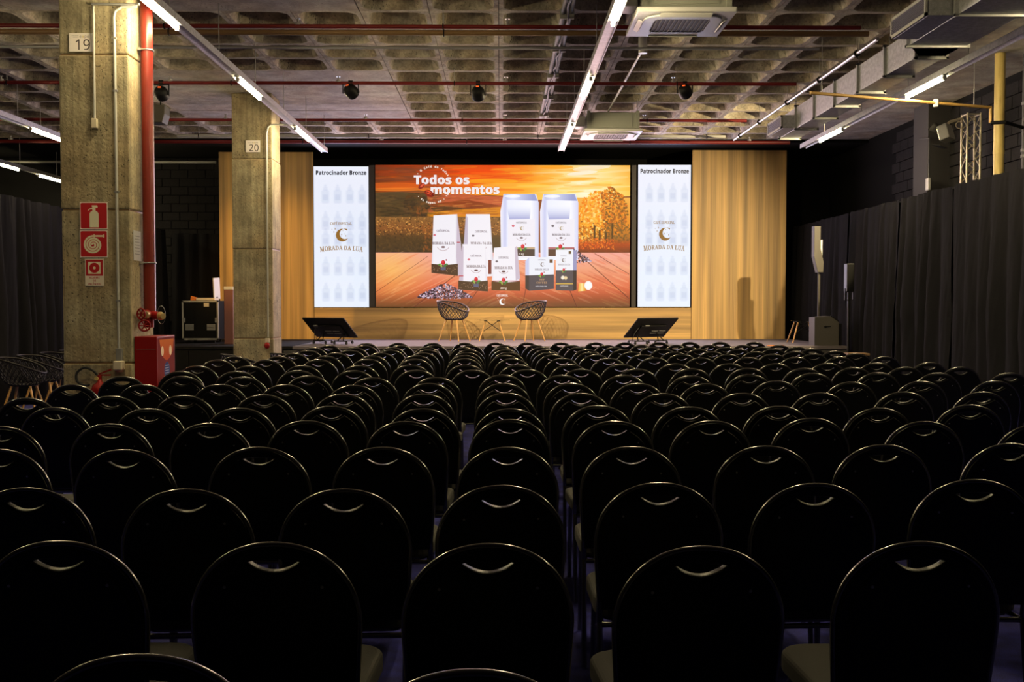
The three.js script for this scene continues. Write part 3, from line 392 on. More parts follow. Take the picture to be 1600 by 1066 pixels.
{ // bundle of conduits and cables along the hall
  const t = thing('cable_bundle', 'bundle of grey conduits and cables tied under a ceiling rib', 'cables', [0.76, EYE + 3.25, -13.6]);
  part(t, 'conduit', cyl([-0.05, 0.03, -5.1], [-0.05, 0.03, 5.1], 0.03, 0.03, 10), M.grey); part(t, 'conduit', cyl([0.03, 0.03, -5.1], [0.03, 0.03, 5.1], 0.025, 0.025, 10), M.grey);
  const w = []; for (let i = 0; i <= 40; i++) w.push(V(-0.01 + 0.03 * noise(i * 0.7, 3), -0.03 + 0.025 * noise(i * 0.6, 9), -5.1 + i * 0.255)); part(t, 'cable', tube(w, 0.014, 120, 6), M.cable);
  for (let z = -4.6; z < 5; z += 1.55) part(t, 'tie', box(0.16, 0.11, 0.02, -0.01, 0.01, z), M.whiteMetal);
  for (const z of [-4.6, -1.5, 1.6, 4.7]) part(t, 'hanger', cyl([0, 0.05, z], [0, CEIL - EYE - 3.25, z], 0.005, 0.005, 6), M.steel);
  const s = thing('surface_conduit', 'short pale conduit ending in a round junction box by the air conditioner', 'conduit', [1.78, EYE + 3.18, -15.5]);
  part(s, 'conduit', cyl([0, 0, 2.2], [0, 0, -2.3], 0.016, 0.016, 8), M.whiteMetal); part(s, 'junction_box', cyl([0, -0.05, 2.2], [0, 0.15, 2.2], 0.055, 0.055, 16), M.white);
  const d = thing('roof_conduit', 'silver pipe with black clamps running beside the sheet-metal duct', 'pipe', [4.3, EYE + 3.02, -15.8]);
  part(d, 'pipe', cyl([0, 0, 3.7], [0, 0, -3.7], 0.022, 0.022, 10), M.steel);
  for (const z of [3, 1.5, -0.1, -1.8, -3.2]) { part(d, 'clamp', new THREE.TorusGeometry(0.03, 0.014, 6, 14), M.black, [0, 0, z]); part(d, 'hanger', cyl([0, 0.03, z], [0, 0.305, z], 0.004, 0.004, 6), M.steel); }
  const k = thing('cable_tray', 'black cable tray hung above the curtain behind the columns', 'cable tray', [-7.75, EYE + 2.9, -16]);
  part(k, 'tray', join([box(0.2, 0.01, 9, 0, 0, 0), box(0.01, 0.07, 9, -0.1, 0.035, 0), box(0.01, 0.07, 9, 0.1, 0.035, 0)]), M.black); for (let z = -4; z < 5; z += 2) part(k, 'hanger', cyl([0, 0, z], [0, 0.425, z], 0.005, 0.005, 6), M.steel);
}
// ceiling cassette air conditioners
function cassette(x, h, zMid, label) {
  const t = thing('air_conditioner', label, 'air conditioner', [x, EYE + h, -zMid]);
  part(t, 'casing', join([rbox(0.84, 0.27, 0.84, 0.01, 0, 0.185, 0), box(0.62, 0.2, 0.01, 0, 0.19, 0.424), box(0.05, 0.3, 0.03, -0.4, 0.19, 0.43), box(0.05, 0.3, 0.03, 0.4, 0.19, 0.43)]), STD({ color: lin(0.24, 0.25, 0.22), roughness: 0.5 }));
  const sh = shapeOf(roundRect(0.95, 0.95, 0.02)); sh.holes.push(shapeOf(roundRect(0.56, 0.5, 0.07)));
  part(t, 'panel', join([extrude(sh, 0.03, 0.008).rotateX(Math.PI / 2).translate(0, 0.04, 0)]), M.white);
  const inner = shapeOf(roundRect(0.76, 0.7, 0.16)); inner.holes.push(shapeOf(roundRect(0.54, 0.48, 0.07)));
  part(t, 'panel_rim', extrude(inner, 0.012, 0.006).rotateX(Math.PI / 2).translate(0, 0.005, 0), M.white);
  part(t, 'grille_back', box(0.56, 0.01, 0.5, 0, 0.0, 0), M.grille);
  for (let i = 0; i < 13; i++) part(t, 'grille_slat', box(0.005, 0.012, 0.5, -0.25 + i * 0.0417, -0.01, 0), M.grey);
  for (const [dx, dz, w, d] of [[0.41, 0, 0.05, 0.4], [-0.41, 0, 0.05, 0.4], [0, 0.39, 0.5, 0.05], [0, -0.39, 0.5, 0.05]]) part(t, 'air_vane', rbox(w, 0.008, d, 0.003, dx, -0.012, dz, dx ? [0, 0, dx > 0 ? 0.5 : -0.5] : [dz > 0 ? -0.5 : 0.5, 0, 0]), M.white);
  for (const [sx, sz] of [[1, 1], [-1, 1], [1, -1], [-1, -1]]) part(t, 'hanger', cyl([sx * 0.4, 0.3, sz * 0.36], [sx * 0.4, CEIL - EYE - h + (Math.abs(sx) ? 0.0 : 0), sz * 0.36], 0.006, 0.006, 6), M.steel);
  part(t, 'drain_box', rbox(0.16, 0.17, 0.3, 0.02, -0.52, 0.2, 0.1), M.white);
}
cassette(1.77, 2.76, 10.53, 'white cassette air conditioner hung over the chairs beside the bright channel');
cassette(1.83, 2.79, 17.65, 'white cassette air conditioner hung over the edge of the stage');
// sheet-metal duct
{
  const yb = EYE + 2.655, yt = EYE + 3.0;
  const t = thing('air_duct', 'galvanised rectangular air duct with side grilles along the curtain side', 'duct', [4.65, yb, -13]);
  const X = x => x - 4.65, Z = z => 13 - z, Hd = yt - yb;
  for (let i = 0; i < 6; i++) { const za = 11.45 + i * 0.93, zb = za + 0.93; part(t, 'duct_section', metric(rbox(0.31, Hd - 0.02, 0.9, 0.004, 0, Hd / 2, Z((za + zb) / 2))), M.duct); }
  for (let i = 0; i < 7; i++) part(t, 'flange', join([box(0.37, 0.03, 0.035, 0, -0.005, 0), box(0.37, 0.03, 0.035, 0, Hd + 0.005, 0), box(0.03, Hd + 0.03, 0.035, -0.17, Hd / 2, 0), box(0.03, Hd + 0.03, 0.035, 0.17, Hd / 2, 0)]), M.zinc, [0, 0, Z(11.45 + i * 0.93)]);
  const wide = (za, zb) => part(t, 'duct_section', metric(rbox(0.6, Hd, zb - za - 0.03, 0.004, X(4.5), Hd / 2, Z((za + zb) / 2))), M.duct);
  wide(4, 6); wide(6, 8); wide(8, 9.75); wide(9.75, 10.92);
  for (const z of [6, 8, 9.75, 10.92]) part(t, 'flange', join([box(0.66, 0.03, 0.04, 0, -0.006, 0), box(0.66, 0.03, 0.04, 0, Hd + 0.006, 0), box(0.03, Hd + 0.03, 0.04, -0.315, Hd / 2, 0), box(0.03, Hd + 0.03, 0.04, 0.315, Hd / 2, 0)]), M.zinc, [X(4.5), 0, Z(z)]);
  const tp = shapeOf([[X(4.22), Z(10.95)], [X(4.79), Z(10.95)], [X(4.79), Z(11.42)], [X(4.5), Z(11.42)]]); part(t, 'reducer', metric(extrude(tp, Hd - 0.03).rotateX(Math.PI / 2).scale(1, -1, 1).scale(1, 1, 1).translate(0, 0.015, 0)), M.duct);
  const outlet = (xa, xb, za, zb, y0, y1) => {
    const w = xb - xa, h = y1 - y0, d = zb - za; const b = part(t, 'outlet_box', metric(rbox(w - 0.02, h, d, 0.004, 0.01, 0, 0)), M.duct, [X((xa + xb) / 2), y0 + h / 2 - 2.655, Z((za + zb) / 2)]);
    part(b, 'grille_frame', join([box(0.02, 0.03, d, -w / 2, h / 2 - 0.015, 0), box(0.02, 0.03, d, -w / 2, -h / 2 + 0.015, 0), box(0.02, h, 0.03, -w / 2, 0, d / 2 - 0.015), box(0.02, h, 0.03, -w / 2, 0, -d / 2 + 0.015), box(0.004, h - 0.02, d - 0.02, -w / 2 + 0.016, 0, 0)]), M.whiteMetal);
    const n = 9; for (let i = 0; i < n; i++) part(b, 'louvre', box(0.02, 0.005, d - 0.06, -w / 2, -h / 2 + 0.035 + (h - 0.07) * i / (n - 1), 0, [0, 0, 0.5]), M.grille);
  };
  outlet(3.93, 4.2, 9.8, 10.68, 2.66, 2.86); outlet(4.27, 4.49, 16.1, 16.92, 2.67, 2.87);
  for (const z of [7, 10.3, 13.2, 16]) for (const s of [-1, 1]) part(t, 'hanger', cyl([s * 0.19, Hd, 0], [s * 0.19, CEIL - yb, 0], 0.006, 0.006, 6), M.steel, [0, 0, Z(z)]);
}
// round black stage lamps under the third red pipe
const spotAt = [];
function stageLamp(px, py, aim, color, power, label, angle) {
  const p = atZ(px, py, 15.07), y = p.y, pipeY = atZ(782, 130.5, 15.07).y;
  const t = thing('stage_lamp', label, 'stage lamp', [p.x, y, p.z]);
  const dir = V(...aim).sub(p).normalize(), q = new THREE.Quaternion().setFromUnitVectors(V(0, 0, -1), dir);
  const prof = [[0.001, 0.1], [0.045, 0.094], [0.074, 0.07], [0.09, 0.035], [0.096, -0.01], [0.094, -0.06], [0.096, -0.065], [0.096, -0.08], [0.088, -0.08], [0.086, -0.06], [0.001, -0.06]].map(a => new THREE.Vector2(a[0], a[1]));
  const body = part(t, 'can', new THREE.LatheGeometry(prof, 24).rotateX(Math.PI / 2), M.black); body.quaternion.copy(q);
  part(body, 'lens', cyl([0, 0, -0.061], [0, 0, -0.066], 0.084, 0.084, 24), STD({ color: lin(0.8, 0.7, 0.5), emissive: lin(...color), emissiveIntensity: 6, roughness: 0.3 }));
  part(body, 'display', box(0.04, 0.014, 0.004, 0, 0.03, 0.1), STD({ color: 0x110000, emissive: lin(1, 0.12, 0.02), emissiveIntensity: 1.6 }), null, 'small red glowing display');
  part(t, 'yoke', join([box(0.012, 0.16, 0.03, -0.108, 0.04, 0), box(0.012, 0.16, 0.03, 0.108, 0.04, 0), box(0.228, 0.012, 0.03, 0, 0.115, 0)]), M.black);
  part(t, 'clamp', join([cyl([0, 0.11, 0], [0, pipeY - y + 0.03, 0], 0.012, 0.012, 8), box(0.06, 0.07, 0.05, 0, pipeY - y, 0)]), M.black);
  const s = new THREE.SpotLight(lin(...color), power, 0, angle, 0.6, 2); s.position.copy(p).addScaledVector(dir, 0.14); s.target.position.set(...aim); s.castShadow = true; s.shadow.radius = 0.7; scene.add(s, s.target);
}
stageLamp(548, 142, [1.6, 1.3, -22.3], SPOT_COLOR, SPOT, 'round black stage lamp hung before the flat slab by the number 20 column', 0.42);
stageLamp(747, 145, [0.3, 0.9, -21.5], SPOT_COLOR, SPOT * 0.25, 'round black stage lamp hung over the middle of the hall before the coffers', 0.4);
stageLamp(1070, 142, [5.1, 2.2, -22.3], SPOT_COLOR, SPOT * 0.16, 'round black stage lamp hung between the duct and the air conditioners', 0.36);
stageLamp(252, 145, [-4.7, 2.0, -22.3], AMBER, SPOT * 0.7, 'round black stage lamp hung beside the red standpipe', 0.3);
{ // small loudspeaker box hung beside the standpipe
  const p = atZ(251, 178, 16), t = thing('hung_speaker', 'small dark loudspeaker hung from the ceiling behind the red standpipe', 'loudspeaker', [p.x, p.y, p.z]);
  part(t, 'cabinet', extrude(shapeOf([[-0.12, 0.14], [0.1, 0.1], [0.1, -0.02], [0.06, -0.15], [-0.12, -0.15]]), 0.25, 0.01).translate(0, 0, -0.12), M.lectern);
  part(t, 'bracket', cyl([0, 0.12, 0], [0, CEIL - p.y, 0], 0.012, 0.012, 8), M.black);
}
// pipes, truss and floodlight above the curtain
{
  const y = thing('drain_pipe', 'thick yellow vertical pipe between the curtain and the block wall', 'pipe', [6.65, 0, -14.1]);
  part(y, 'pipe', cyl([0, 0, 0], [0, CEIL, 0], 0.068, 0.068, 20), M.yellow); part(y, 'collar', cyl([0, 3.55, 0], [0, 3.6, 0], 0.074, 0.074, 20), M.yellow);
  const k = thing('drain_pipe', 'dark grey vertical pipe with ring joints beside the yellow pipe', 'pipe', [7.02, 0, -14.1]);
  part(k, 'pipe', cyl([0, 0, 0], [0, CEIL, 0], 0.06, 0.06, 16), M.grey.clone()).material.color.setRGB(0.06, 0.06, 0.062); for (const h of [2.9, 3.5, 3.58, 4.2]) part(k, 'ring_joint', cyl([0, h, 0], [0, h + 0.04, 0], 0.07, 0.07, 16), M.grey);
  const a = atZ(1266, 145, 12.8), b = atZ(1548, 168, 13.75), c = V(b.x, b.y - 0.2, b.z), d = V(6.96, b.y - 0.2, -14.1);
  const g = thing('gas_pipe', 'thin yellow-brown pipe crossing under the duct to the yellow pipe', 'pipe');
  part(g, 'pipe', poly([a, b, c], 0.02, 10), STD({ color: lin(0.5, 0.3, 0.09), roughness: 0.45 })); part(g, 'branch', poly([c, V(c.x + 0.16, c.y, c.z + 0.06), d], 0.024, 10), M.black);
  for (const f of [0.06, 0.9]) part(g, 'hanger', cyl([a.x + (b.x - a.x) * f, a.y + (b.y - a.y) * f, a.z + (b.z - a.z) * f], [a.x + (b.x - a.x) * f, CEIL, a.z + (b.z - a.z) * f], 0.004, 0.004, 6), M.steel);
  part(g, 'pipe_clip', rbox(0.05, 0.1, 0.05, 0.01, a.x * 0.32 + b.x * 0.68, a.y * 0.32 + b.y * 0.68, a.z * 0.32 + b.z * 0.68), M.white);
  // truss tower with a warm floodlight aimed at the stage
  const tower = (x, Z, top, fx, fy, aim, power, where) => {
    const t = thing('lighting_truss', 'slim aluminium truss tower rising behind the curtain', 'truss', [x, 0, -Z]);
    const s = 0.1, cor = [[-s, -s], [s, -s], [s, s], [-s, s]], side = Math.sign(fx - x);
    for (const [cx, cz] of cor) part(t, 'chord', cyl([cx, 0, cz], [cx, top, cz], 0.017, 0.017, 8), M.trussAlu);
    for (let i = 0; i < 4; i++) { const [x0, z0] = cor[i], [x1, z1] = cor[(i + 1) % 4], l = []; for (let k2 = 0; k2 < Math.floor(top / 0.2); k2++) { const y0 = k2 * 0.2; l.push(k2 % 2 ? cyl([x0, y0, z0], [x1, y0 + 0.2, z1], 0.008, 0.008, 5) : cyl([x1, y0, z1], [x0, y0 + 0.2, z0], 0.008, 0.008, 5)); } l.push(cyl([x0, top - 0.02, z0], [x1, top - 0.02, z1], 0.012, 0.012, 6)); part(t, 'lattice_bracing', l, M.trussAlu); }
    const p = V(fx, fy, -Z), dir = V(...aim).sub(p).normalize(), f = thing('floodlight', 'grey floodlight on an arm clamped to the aluminium truss tower', 'floodlight', [fx, fy, -Z]);
    const h = part(f, 'housing', rbox(0.2, 0.24, 0.16, 0.015), M.grey); h.quaternion.setFromUnitVectors(V(0, 0, -1), dir);
    part(h, 'lens', rbox(0.16, 0.18, 0.006, 0.002, 0, 0, -0.083), STD({ color: lin(0.8, 0.7, 0.5), emissive: lin(...SPOT_COLOR), emissiveIntensity: 8 }));
    part(h, 'barn_door', join([box(0.22, 0.008, 0.14, 0, 0.16, -0.14, [-0.5, 0, 0]), box(0.22, 0.008, 0.14, 0, -0.16, -0.14, [0.5, 0, 0])]), M.black);
    part(f, 'arm', poly([V(0, 0.12, 0.02), V(-side * 0.06, 0.17, 0), V(-side * 0.2, 0.21, 0), V(x + side * 0.1 - fx, top - 0.06 - fy, -0.1)], 0.02, 8), M.trussAlu); part(f, 'safety_loop', new THREE.TorusGeometry(0.05, 0.006, 6, 20).translate(-side * 0.2, 0.12, 0), M.trussAlu);
    const l = new THREE.SpotLight(lin(...SPOT_COLOR), power, 0, 0.72, 0.5, 2); l.position.copy(p).addScaledVector(dir, 0.11); l.target.position.set(...aim); l.castShadow = true; l.shadow.radius = 1.5; scene.add(l, l.target);
  };
  { const fl = atZ(1478, 208, 16); tower(7.12, 16, atZ(1520, 178, 16).y, fl.x, fl.y, [1.0, 1.3, -22.3], FLOOD, 'beside the yellow drain pipe'); }
  const e = thing('wall_socket', 'white socket box with a cable on the dark pilaster', 'socket box'); const o = atX(1452, 288, 7.04); part(e, 'box', rbox(0.04, 0.2, 0.12, 0.01, o.x - 0.02, o.y, o.z), M.white); part(e, 'cable', poly([V(o.x - 0.01, o.y + 0.1, o.z), V(o.x - 0.01, o.y + 0.75, o.z), V(o.x - 0.01, o.y + 0.8, o.z - 0.4)], 0.012, 6), M.cable);
}
// ---------------------------------------------------------------- things on the columns
const Zc = C19.z;                                                     // front face of the number 19 column
function plate(name, px0, py0, px1, py1, Z, mat, label, cat, edge = M.white) {
  const a = atZ(px0, py1, Z), b = atZ(px1, py0, Z), w = b.x - a.x, h = b.y - a.y, t = thing(name, label, cat, [(a.x + b.x) / 2, (a.y + b.y) / 2, -Z]);
  part(t, 'plate', rbox(w, h, 0.006, 0.002, 0, 0, 0.004), edge); part(t, 'print', new THREE.PlaneGeometry(w - 0.002, h - 0.002).translate(0, 0, 0.0075), mat); return t;
}
function numberPlate(n) { return canvasMat(300, 240, (x) => { x.fillStyle = '#efe9e6'; x.fillRect(0, 0, 300, 240); x.textAlign = 'left'; x.font = '54px sans-serif'; x.fillStyle = '#9a8f92'; x.fillText('e', 132, 60); x.fillText('po', 196, 60); x.fillStyle = '#c9b24a'; x.fillText('x', 166, 60); x.strokeStyle = '#8a8084'; x.lineWidth = 5; for (const [a, b, y] of [[34, 122, 34], [50, 122, 52]]) { x.setLineDash([9, 4]); x.beginPath(); x.moveTo(a, y); x.lineTo(b, y); x.stroke(); } x.font = '190px sans-serif'; x.textAlign = 'center'; x.fillStyle = '#2a2220'; x.fillText(n, 172, 218); }); }
plate('number_plate', 108.5, 52, 145, 81, Zc, numberPlate('19'), 'white number plate reading 19 above the red fire signs', 'sign');
plate('number_plate', 384, 219.5, 406.5, 238, C20.z, numberPlate('20'), 'white number plate reading 20 on the column beside the stage', 'sign');
const RED = '#b9101c', CREAM = '#e9e6c8';
const frame = (x, w, h) => { x.fillStyle = '#eadfd8'; x.fillRect(0, 0, w, h); x.fillStyle = RED; x.beginPath(); x.roundRect(8, 8, w - 16, h - 16, 18); x.fill(); };
plate('fire_sign', 125.5, 316, 168.5, 358.5, Zc, canvasMat(300, 300, (x) => { frame(x, 300, 300); x.fillStyle = CREAM; x.beginPath(); x.roundRect(104, 96, 98, 184, [40, 40, 4, 4]); x.fill(); x.fillRect(136, 52, 34, 56); x.beginPath(); x.moveTo(138, 62); x.quadraticCurveTo(96, 62, 82, 100); x.lineTo(96, 92); x.quadraticCurveTo(112, 74, 140, 80); x.fill(); x.fillRect(130, 34, 60, 18); x.beginPath(); x.moveTo(150, 38); x.lineTo(196, 48); x.lineTo(190, 64); x.lineTo(150, 60); x.fill(); }), 'square red sign with a white fire extinguisher symbol on the column', 'sign');
plate('fire_sign', 125.5, 360, 168.5, 402.5, Zc, canvasMat(300, 300, (x) => { frame(x, 300, 300); x.strokeStyle = CREAM; x.lineWidth = 21; x.beginPath(); for (let i = 0; i <= 200; i++) { const a = i / 200 * Math.PI * 6.5, r = 10 + 88 * i / 200, px = 143 + r * Math.cos(a + Math.PI), py = 160 + r * Math.sin(a + Math.PI); i ? x.lineTo(px, py) : x.moveTo(px, py); } x.stroke(); x.fillStyle = CREAM; x.fillRect(140, 52, 110, 20); x.fillRect(252, 44, 14, 36); x.fillRect(150, 40, 10, 40); }), 'square red sign with a white coiled hose symbol on the column', 'sign');
plate('fire_sign', 133.5, 404.5, 162.5, 447, Zc, canvasMat(240, 352, (x) => { x.fillStyle = '#e6dccb'; x.fillRect(0, 0, 240, 352); x.fillStyle = RED; x.fillRect(10, 10, 220, 210); x.fillStyle = CREAM; x.fillRect(40, 38, 160, 158); x.fillStyle = RED; x.beginPath(); x.arc(120, 117, 66, 0, 7); x.fill(); x.fillStyle = CREAM; x.beginPath(); x.arc(120, 117, 18, 0, 7); x.fill(); x.fillStyle = '#a8202a'; x.textAlign = 'center'; x.font = 'bold 34px sans-serif'; x.fillText('ALARME', 120, 258); x.fillText('DE', 120, 298); x.fillText('INCÊNDIO', 120, 338); }), 'smaller red alarm sign with a ring symbol and lettering below', 'sign');
{ // conduits on the columns
  const w = (px, py) => atZ(px, py, Zc - 0.025);
  const t = thing('wall_conduit', 'short pale conduit ending in a small box on the number 19 column', 'conduit');
  part(t, 'conduit', poly([w(146, 9), w(148, 186)], 0.011, 8), M.whiteMetal); const o = w(148, 193); part(t, 'outlet_box', rbox(0.05, 0.09, 0.045, 0.006, o.x, o.y, -Zc + 0.024), M.beige);
  const u = thing('wall_conduit', 'long pale conduit down the front of the number 19 column', 'conduit');
  part(u, 'conduit', poly([w(214, 10), w(190, 11), w(180, 17), w(178, 27), w(180, 140), w(186, 545)], 0.013, 8), M.whiteMetal);
  for (const [px, py] of [[178.5, 60], [180.3, 142], [182.5, 300], [185, 470]]) part(u, 'pipe_clip', rbox(0.045, 0.02, 0.02, 0.004, 0, 0, 0.002), M.steel, w(px, py).toArray());
  const s = w(186.5, 556); part(u, 'switch_box', rbox(0.055, 0.14, 0.045, 0.006, s.x, s.y, -Zc + 0.024), M.grey); const p = w(187, 571); part(u, 'socket', rbox(0.085, 0.085, 0.09, 0.012, p.x, p.y, -Zc + 0.046), M.beige); const q = w(188, 578); part(u, 'plug', cyl([q.x, q.y - 0.02, -Zc + 0.05], [q.x, q.y + 0.02, -Zc + 0.05], 0.035, 0.04, 14), M.maroon);
  const h = thing('wall_conduit', 'horizontal grey conduit linking the number 19 column to the light channel', 'conduit'); part(h, 'conduit', poly([w(143, 6), w(212, 7), V(-3.3, w(212, 7).y, -Zc + 0.04)], 0.013, 8), M.grey);
  const w2 = (px, py) => atZ(px, py, C20.z - 0.025), v = thing('wall_conduit', 'pale conduit down the number 20 column with a red plug', 'conduit');
  part(v, 'conduit', poly([V(-3.2, w2(424, 195).y, -C20.z + 0.03), w2(424, 195), w2(418.5, 199), w2(416.5, 208), w2(419, 527)], 0.014, 8), M.whiteMetal);
  const e = w2(418, 532); part(v, 'socket', rbox(0.07, 0.07, 0.07, 0.01, e.x, e.y, e.z + 0.012), M.beige); part(v, 'plug', new THREE.SphereGeometry(0.045, 16, 12).scale(1, 1.15, 0.8).translate(e.x, e.y - 0.08, e.z + 0.04), M.redCab);
}
{ // red standpipe, valves and hose cabinet beside the column
  const xs = -3.352, zs = -10.14, t = thing('standpipe', 'tall glossy red standpipe beside the number 19 column', 'pipe', [xs, 0, zs]);
  const yb = atZ(237, 492, 10.14).y;
  part(t, 'pipe', cyl([0, yb - 0.05, 0], [0, CEIL, 0], 0.056, 0.056, 24), M.redPipe);
  for (const py of [79, 411]) { const y = atZ(235, py, 10.14).y; part(t, 'pipe_clamp', join([new THREE.TorusGeometry(0.06, 0.007, 6, 24).rotateX(Math.PI / 2).translate(0, y, 0), box(0.03, 0.025, 0.03, -0.05, y, 0.06), cyl([-0.06, y, 0.06], [0, y, 0.06], 0.008, 0.008, 6)]), M.steel); }
  const v = part(t, 'valve_body', join([cyl([-0.02, yb, 0.04], [0.02, yb, 0.17], 0.05, 0.042, 16), cyl([0.02, yb, 0.02], [0.13, yb - 0.01, 0.1], 0.04, 0.036, 16), cyl([0, yb - 0.12, 0.03], [0, yb - 0.04, 0.03], 0.045, 0.045, 14)]), M.redCab);
  part(v, 'brass_cap', join([cyl([0.02, yb, 0.17], [0.026, yb, 0.21], 0.04, 0.032, 16), cyl([0.13, yb - 0.01, 0.1], [0.165, yb - 0.012, 0.125], 0.04, 0.03, 16)]), M.brass);
  const wheel = (x, y, z, ry) => { const l = [new THREE.TorusGeometry(0.05, 0.008, 6, 22)]; for (let i = 0; i < 3; i++) l.push(cyl([-0.05 * Math.cos(i * 1.047), -0.05 * Math.sin(i * 1.047), 0], [0.05 * Math.cos(i * 1.047), 0.05 * Math.sin(i * 1.047), 0], 0.006, 0.006, 6)); part(v, 'handwheel', join(l).rotateY(ry).translate(x, y, z), M.redCab); };
  wheel(0.0, yb + 0.01, 0.25, -0.5); wheel(0.02, yb - 0.1, 0.22, 0.2); part(v, 'chain_loop', new THREE.TorusGeometry(0.085, 0.003, 5, 24).scale(0.45, 1, 1).translate(0.15, yb, 0.13), M.steel);
  const c = thing('hose_cabinet', 'red fire hose cabinet with an orange and blue sticker on the column side', 'cabinet', [-3.418 + 0.105, 0, -10.16]);
  const top = atZ(240, 526, 9.9).y; part(c, 'body', rbox(0.21, 0.9, 0.54, 0.008, 0, top - 0.45, 0), M.redCab); part(c, 'legs_frame', join([box(0.03, top - 0.9, 0.03, 0.1, (top - 0.9) / 2, 0.24), box(0.03, top - 0.9, 0.03, 0.1, (top - 0.9) / 2, -0.24), box(0.03, top - 0.9, 0.03, -0.1, (top - 0.9) / 2, 0.24), box(0.03, top - 0.9, 0.03, -0.1, (top - 0.9) / 2, -0.24)]), M.redCab);
  const st = canvasMat(300, 500, (x) => { x.fillStyle = '#7c0f0c'; x.fillRect(0, 0, 300, 500); const g = x.createLinearGradient(0, 20, 0, 260); g.addColorStop(0, '#d8701a'); g.addColorStop(1, '#c8440c'); x.fillStyle = g; x.beginPath(); x.moveTo(30, 20); x.lineTo(285, 20); x.lineTo(270, 150); x.quadraticCurveTo(190, 260, 130, 230); x.quadraticCurveTo(60, 200, 30, 20); x.fill(); x.fillStyle = '#fde6c8'; for (const cx of [80, 225]) { x.beginPath(); x.ellipse(cx, 140, 24, 52, 0, 0, 7); x.fill(); } x.fillStyle = '#2a3f86'; x.beginPath(); x.ellipse(160, 345, 52, 88, 0, 0, 7); x.fill(); x.fillStyle = '#c8d0ea'; for (let i = 0; i < 5; i++) x.fillRect(128, 290 + i * 26, 64, 7); }, 0, { roughness: 0.95 });
  part(c, 'sticker', new THREE.PlaneGeometry(0.5, 0.46).rotateY(Math.PI / 2).translate(0.1065, top - 0.245, 0), st); part(c, 'door_seam', box(0.18, 0.006, 0.004, 0, top - 0.12, 0.2705), M.maroon);
  // notices on the side of the column
  for (const [z, h, l] of [[-10.0, 0.28, 'pale printed notice taped beside the column edge'], [-10.33, 0.27, 'pale printed notice taped beside the red standpipe']]) { const y = atX(212, 384, -3.42).y; const n = thing('paper_notice', l, 'notice', [-3.418, y, z]); part(n, 'sheet', box(0.002, h, 0.2), M.white); const l2 = []; for (let i = 0; i < 7; i++) l2.push(box(0.001, 0.006, 0.13, 0.0015, 0.09 - i * 0.028, 0)); part(n, 'print_lines', l2, M.grey); }
  // extinguisher on the front of the column
  const o = atZ(156, 610, Zc - 0.11), e = thing('fire_extinguisher', 'red fire extinguisher with a looped black hose at the column foot', 'extinguisher', [o.x, o.y - 0.36, -Zc + 0.11]);
  part(e, 'cylinder', new THREE.LatheGeometry([[0.001, 0], [0.07, 0], [0.078, 0.02], [0.078, 0.36], [0.06, 0.41], [0.025, 0.435], [0.02, 0.46], [0.001, 0.46]].map(a => new THREE.Vector2(...a)), 24), M.redCab);
  part(e, 'valve', join([cyl([0, 0.45, 0], [0, 0.5, 0], 0.02, 0.02, 12), box(0.12, 0.012, 0.02, 0.05, 0.53, 0, [0, 0, 0.35]), box(0.1, 0.012, 0.02, 0.05, 0.5, 0)]), M.redCab); part(e, 'gauge', cyl([-0.02, 0.47, 0.02], [-0.02, 0.47, 0.035], 0.018, 0.018, 12), M.yellow);
  part(e, 'hose', tube([[-0.02, 0.5, 0], [-0.06, 0.545, 0.01], [-0.13, 0.57, 0.02], [-0.2, 0.52, 0.02], [-0.2, 0.45, 0.02], [-0.14, 0.41, 0.03], [-0.08, 0.41, 0.04]], 0.012, 40, 8), M.rubber); part(e, 'label_band', cyl([0, 0.12, 0], [0, 0.3, 0], 0.0788, 0.0788, 24, true), M.beige); part(e, 'bracket', box(0.1, 0.04, 0.03, 0, 0.34, -0.093), M.steel);
}
// ---------------------------------------------------------------- curtains
function drapeGeo(len, h, seedK, n = 150, m = 26) {                  // hangs from y = h at x = 0..len, folds in z
  const fold = [], pos = [], idx = [], uv = []; let u = 0; while (u < len) { const w = rr(0.2, 0.5); fold.push([u, w, rr(0.06, 0.15), rr(0, 1)]); u += w; }
  const depth = (s, t) => { let k = fold.findIndex(f => s < f[0] + f[1]); if (k < 0) k = fold.length - 1; const f = fold[k], q = (s - f[0]) / f[1], open = 0.3 + 0.7 * Math.min(1, t * 1.8), drift = 0.12 * noise(k * 3.1 + seedK, t * 1.2); return f[2] * open * Math.pow(Math.sin(Math.PI * Math.min(1, Math.max(0, q + drift * t))), 1.3) + 0.03 * noise(s * 1.3 + seedK, t * 1.5) * t + 0.006 * noise(s * 14, t * 6 + seedK); };
  for (let j = 0; j <= m; j++) for (let i = 0; i <= n; i++) { const s = len * i / n, t = j / m; pos.push(s + 0.05 * t * noise(s * 2 + seedK, 4), h * (1 - t) + 0.012 + (j === 0 ? 0.012 * noise(s * 3, seedK) : 0), depth(s, t)); uv.push(s, h * (1 - t)); }
  for (let j = 0; j < m; j++) for (let i = 0; i < n; i++) { const a = j * (n + 1) + i, b = a + 1, c = a + n + 1, d = c + 1; idx.push(a, c, b, b, c, d); }
  const g = new THREE.BufferGeometry(); g.setAttribute('position', new THREE.Float32BufferAttribute(pos, 3)); g.setAttribute('uv', new THREE.Float32BufferAttribute(uv, 2)); g.setIndex(idx); g.computeVertexNormals(); return g;
}
function drape(x, z, ry, len, h, label, k) { const t = thing('drape', label, 'curtain', [x, 0, z], ry); part(t, 'cloth', drapeGeo(len, h, k, Math.round(len * 46)), M.drape); part(t, 'hem_pole', cyl([0, h - 0.02, -0.05], [len, h - 0.02, -0.05], 0.018, 0.018, 8), M.black); part(t, 'back_lining', box(len, h - 0.05, 0.01, len / 2, h / 2, -0.08), M.drape); }
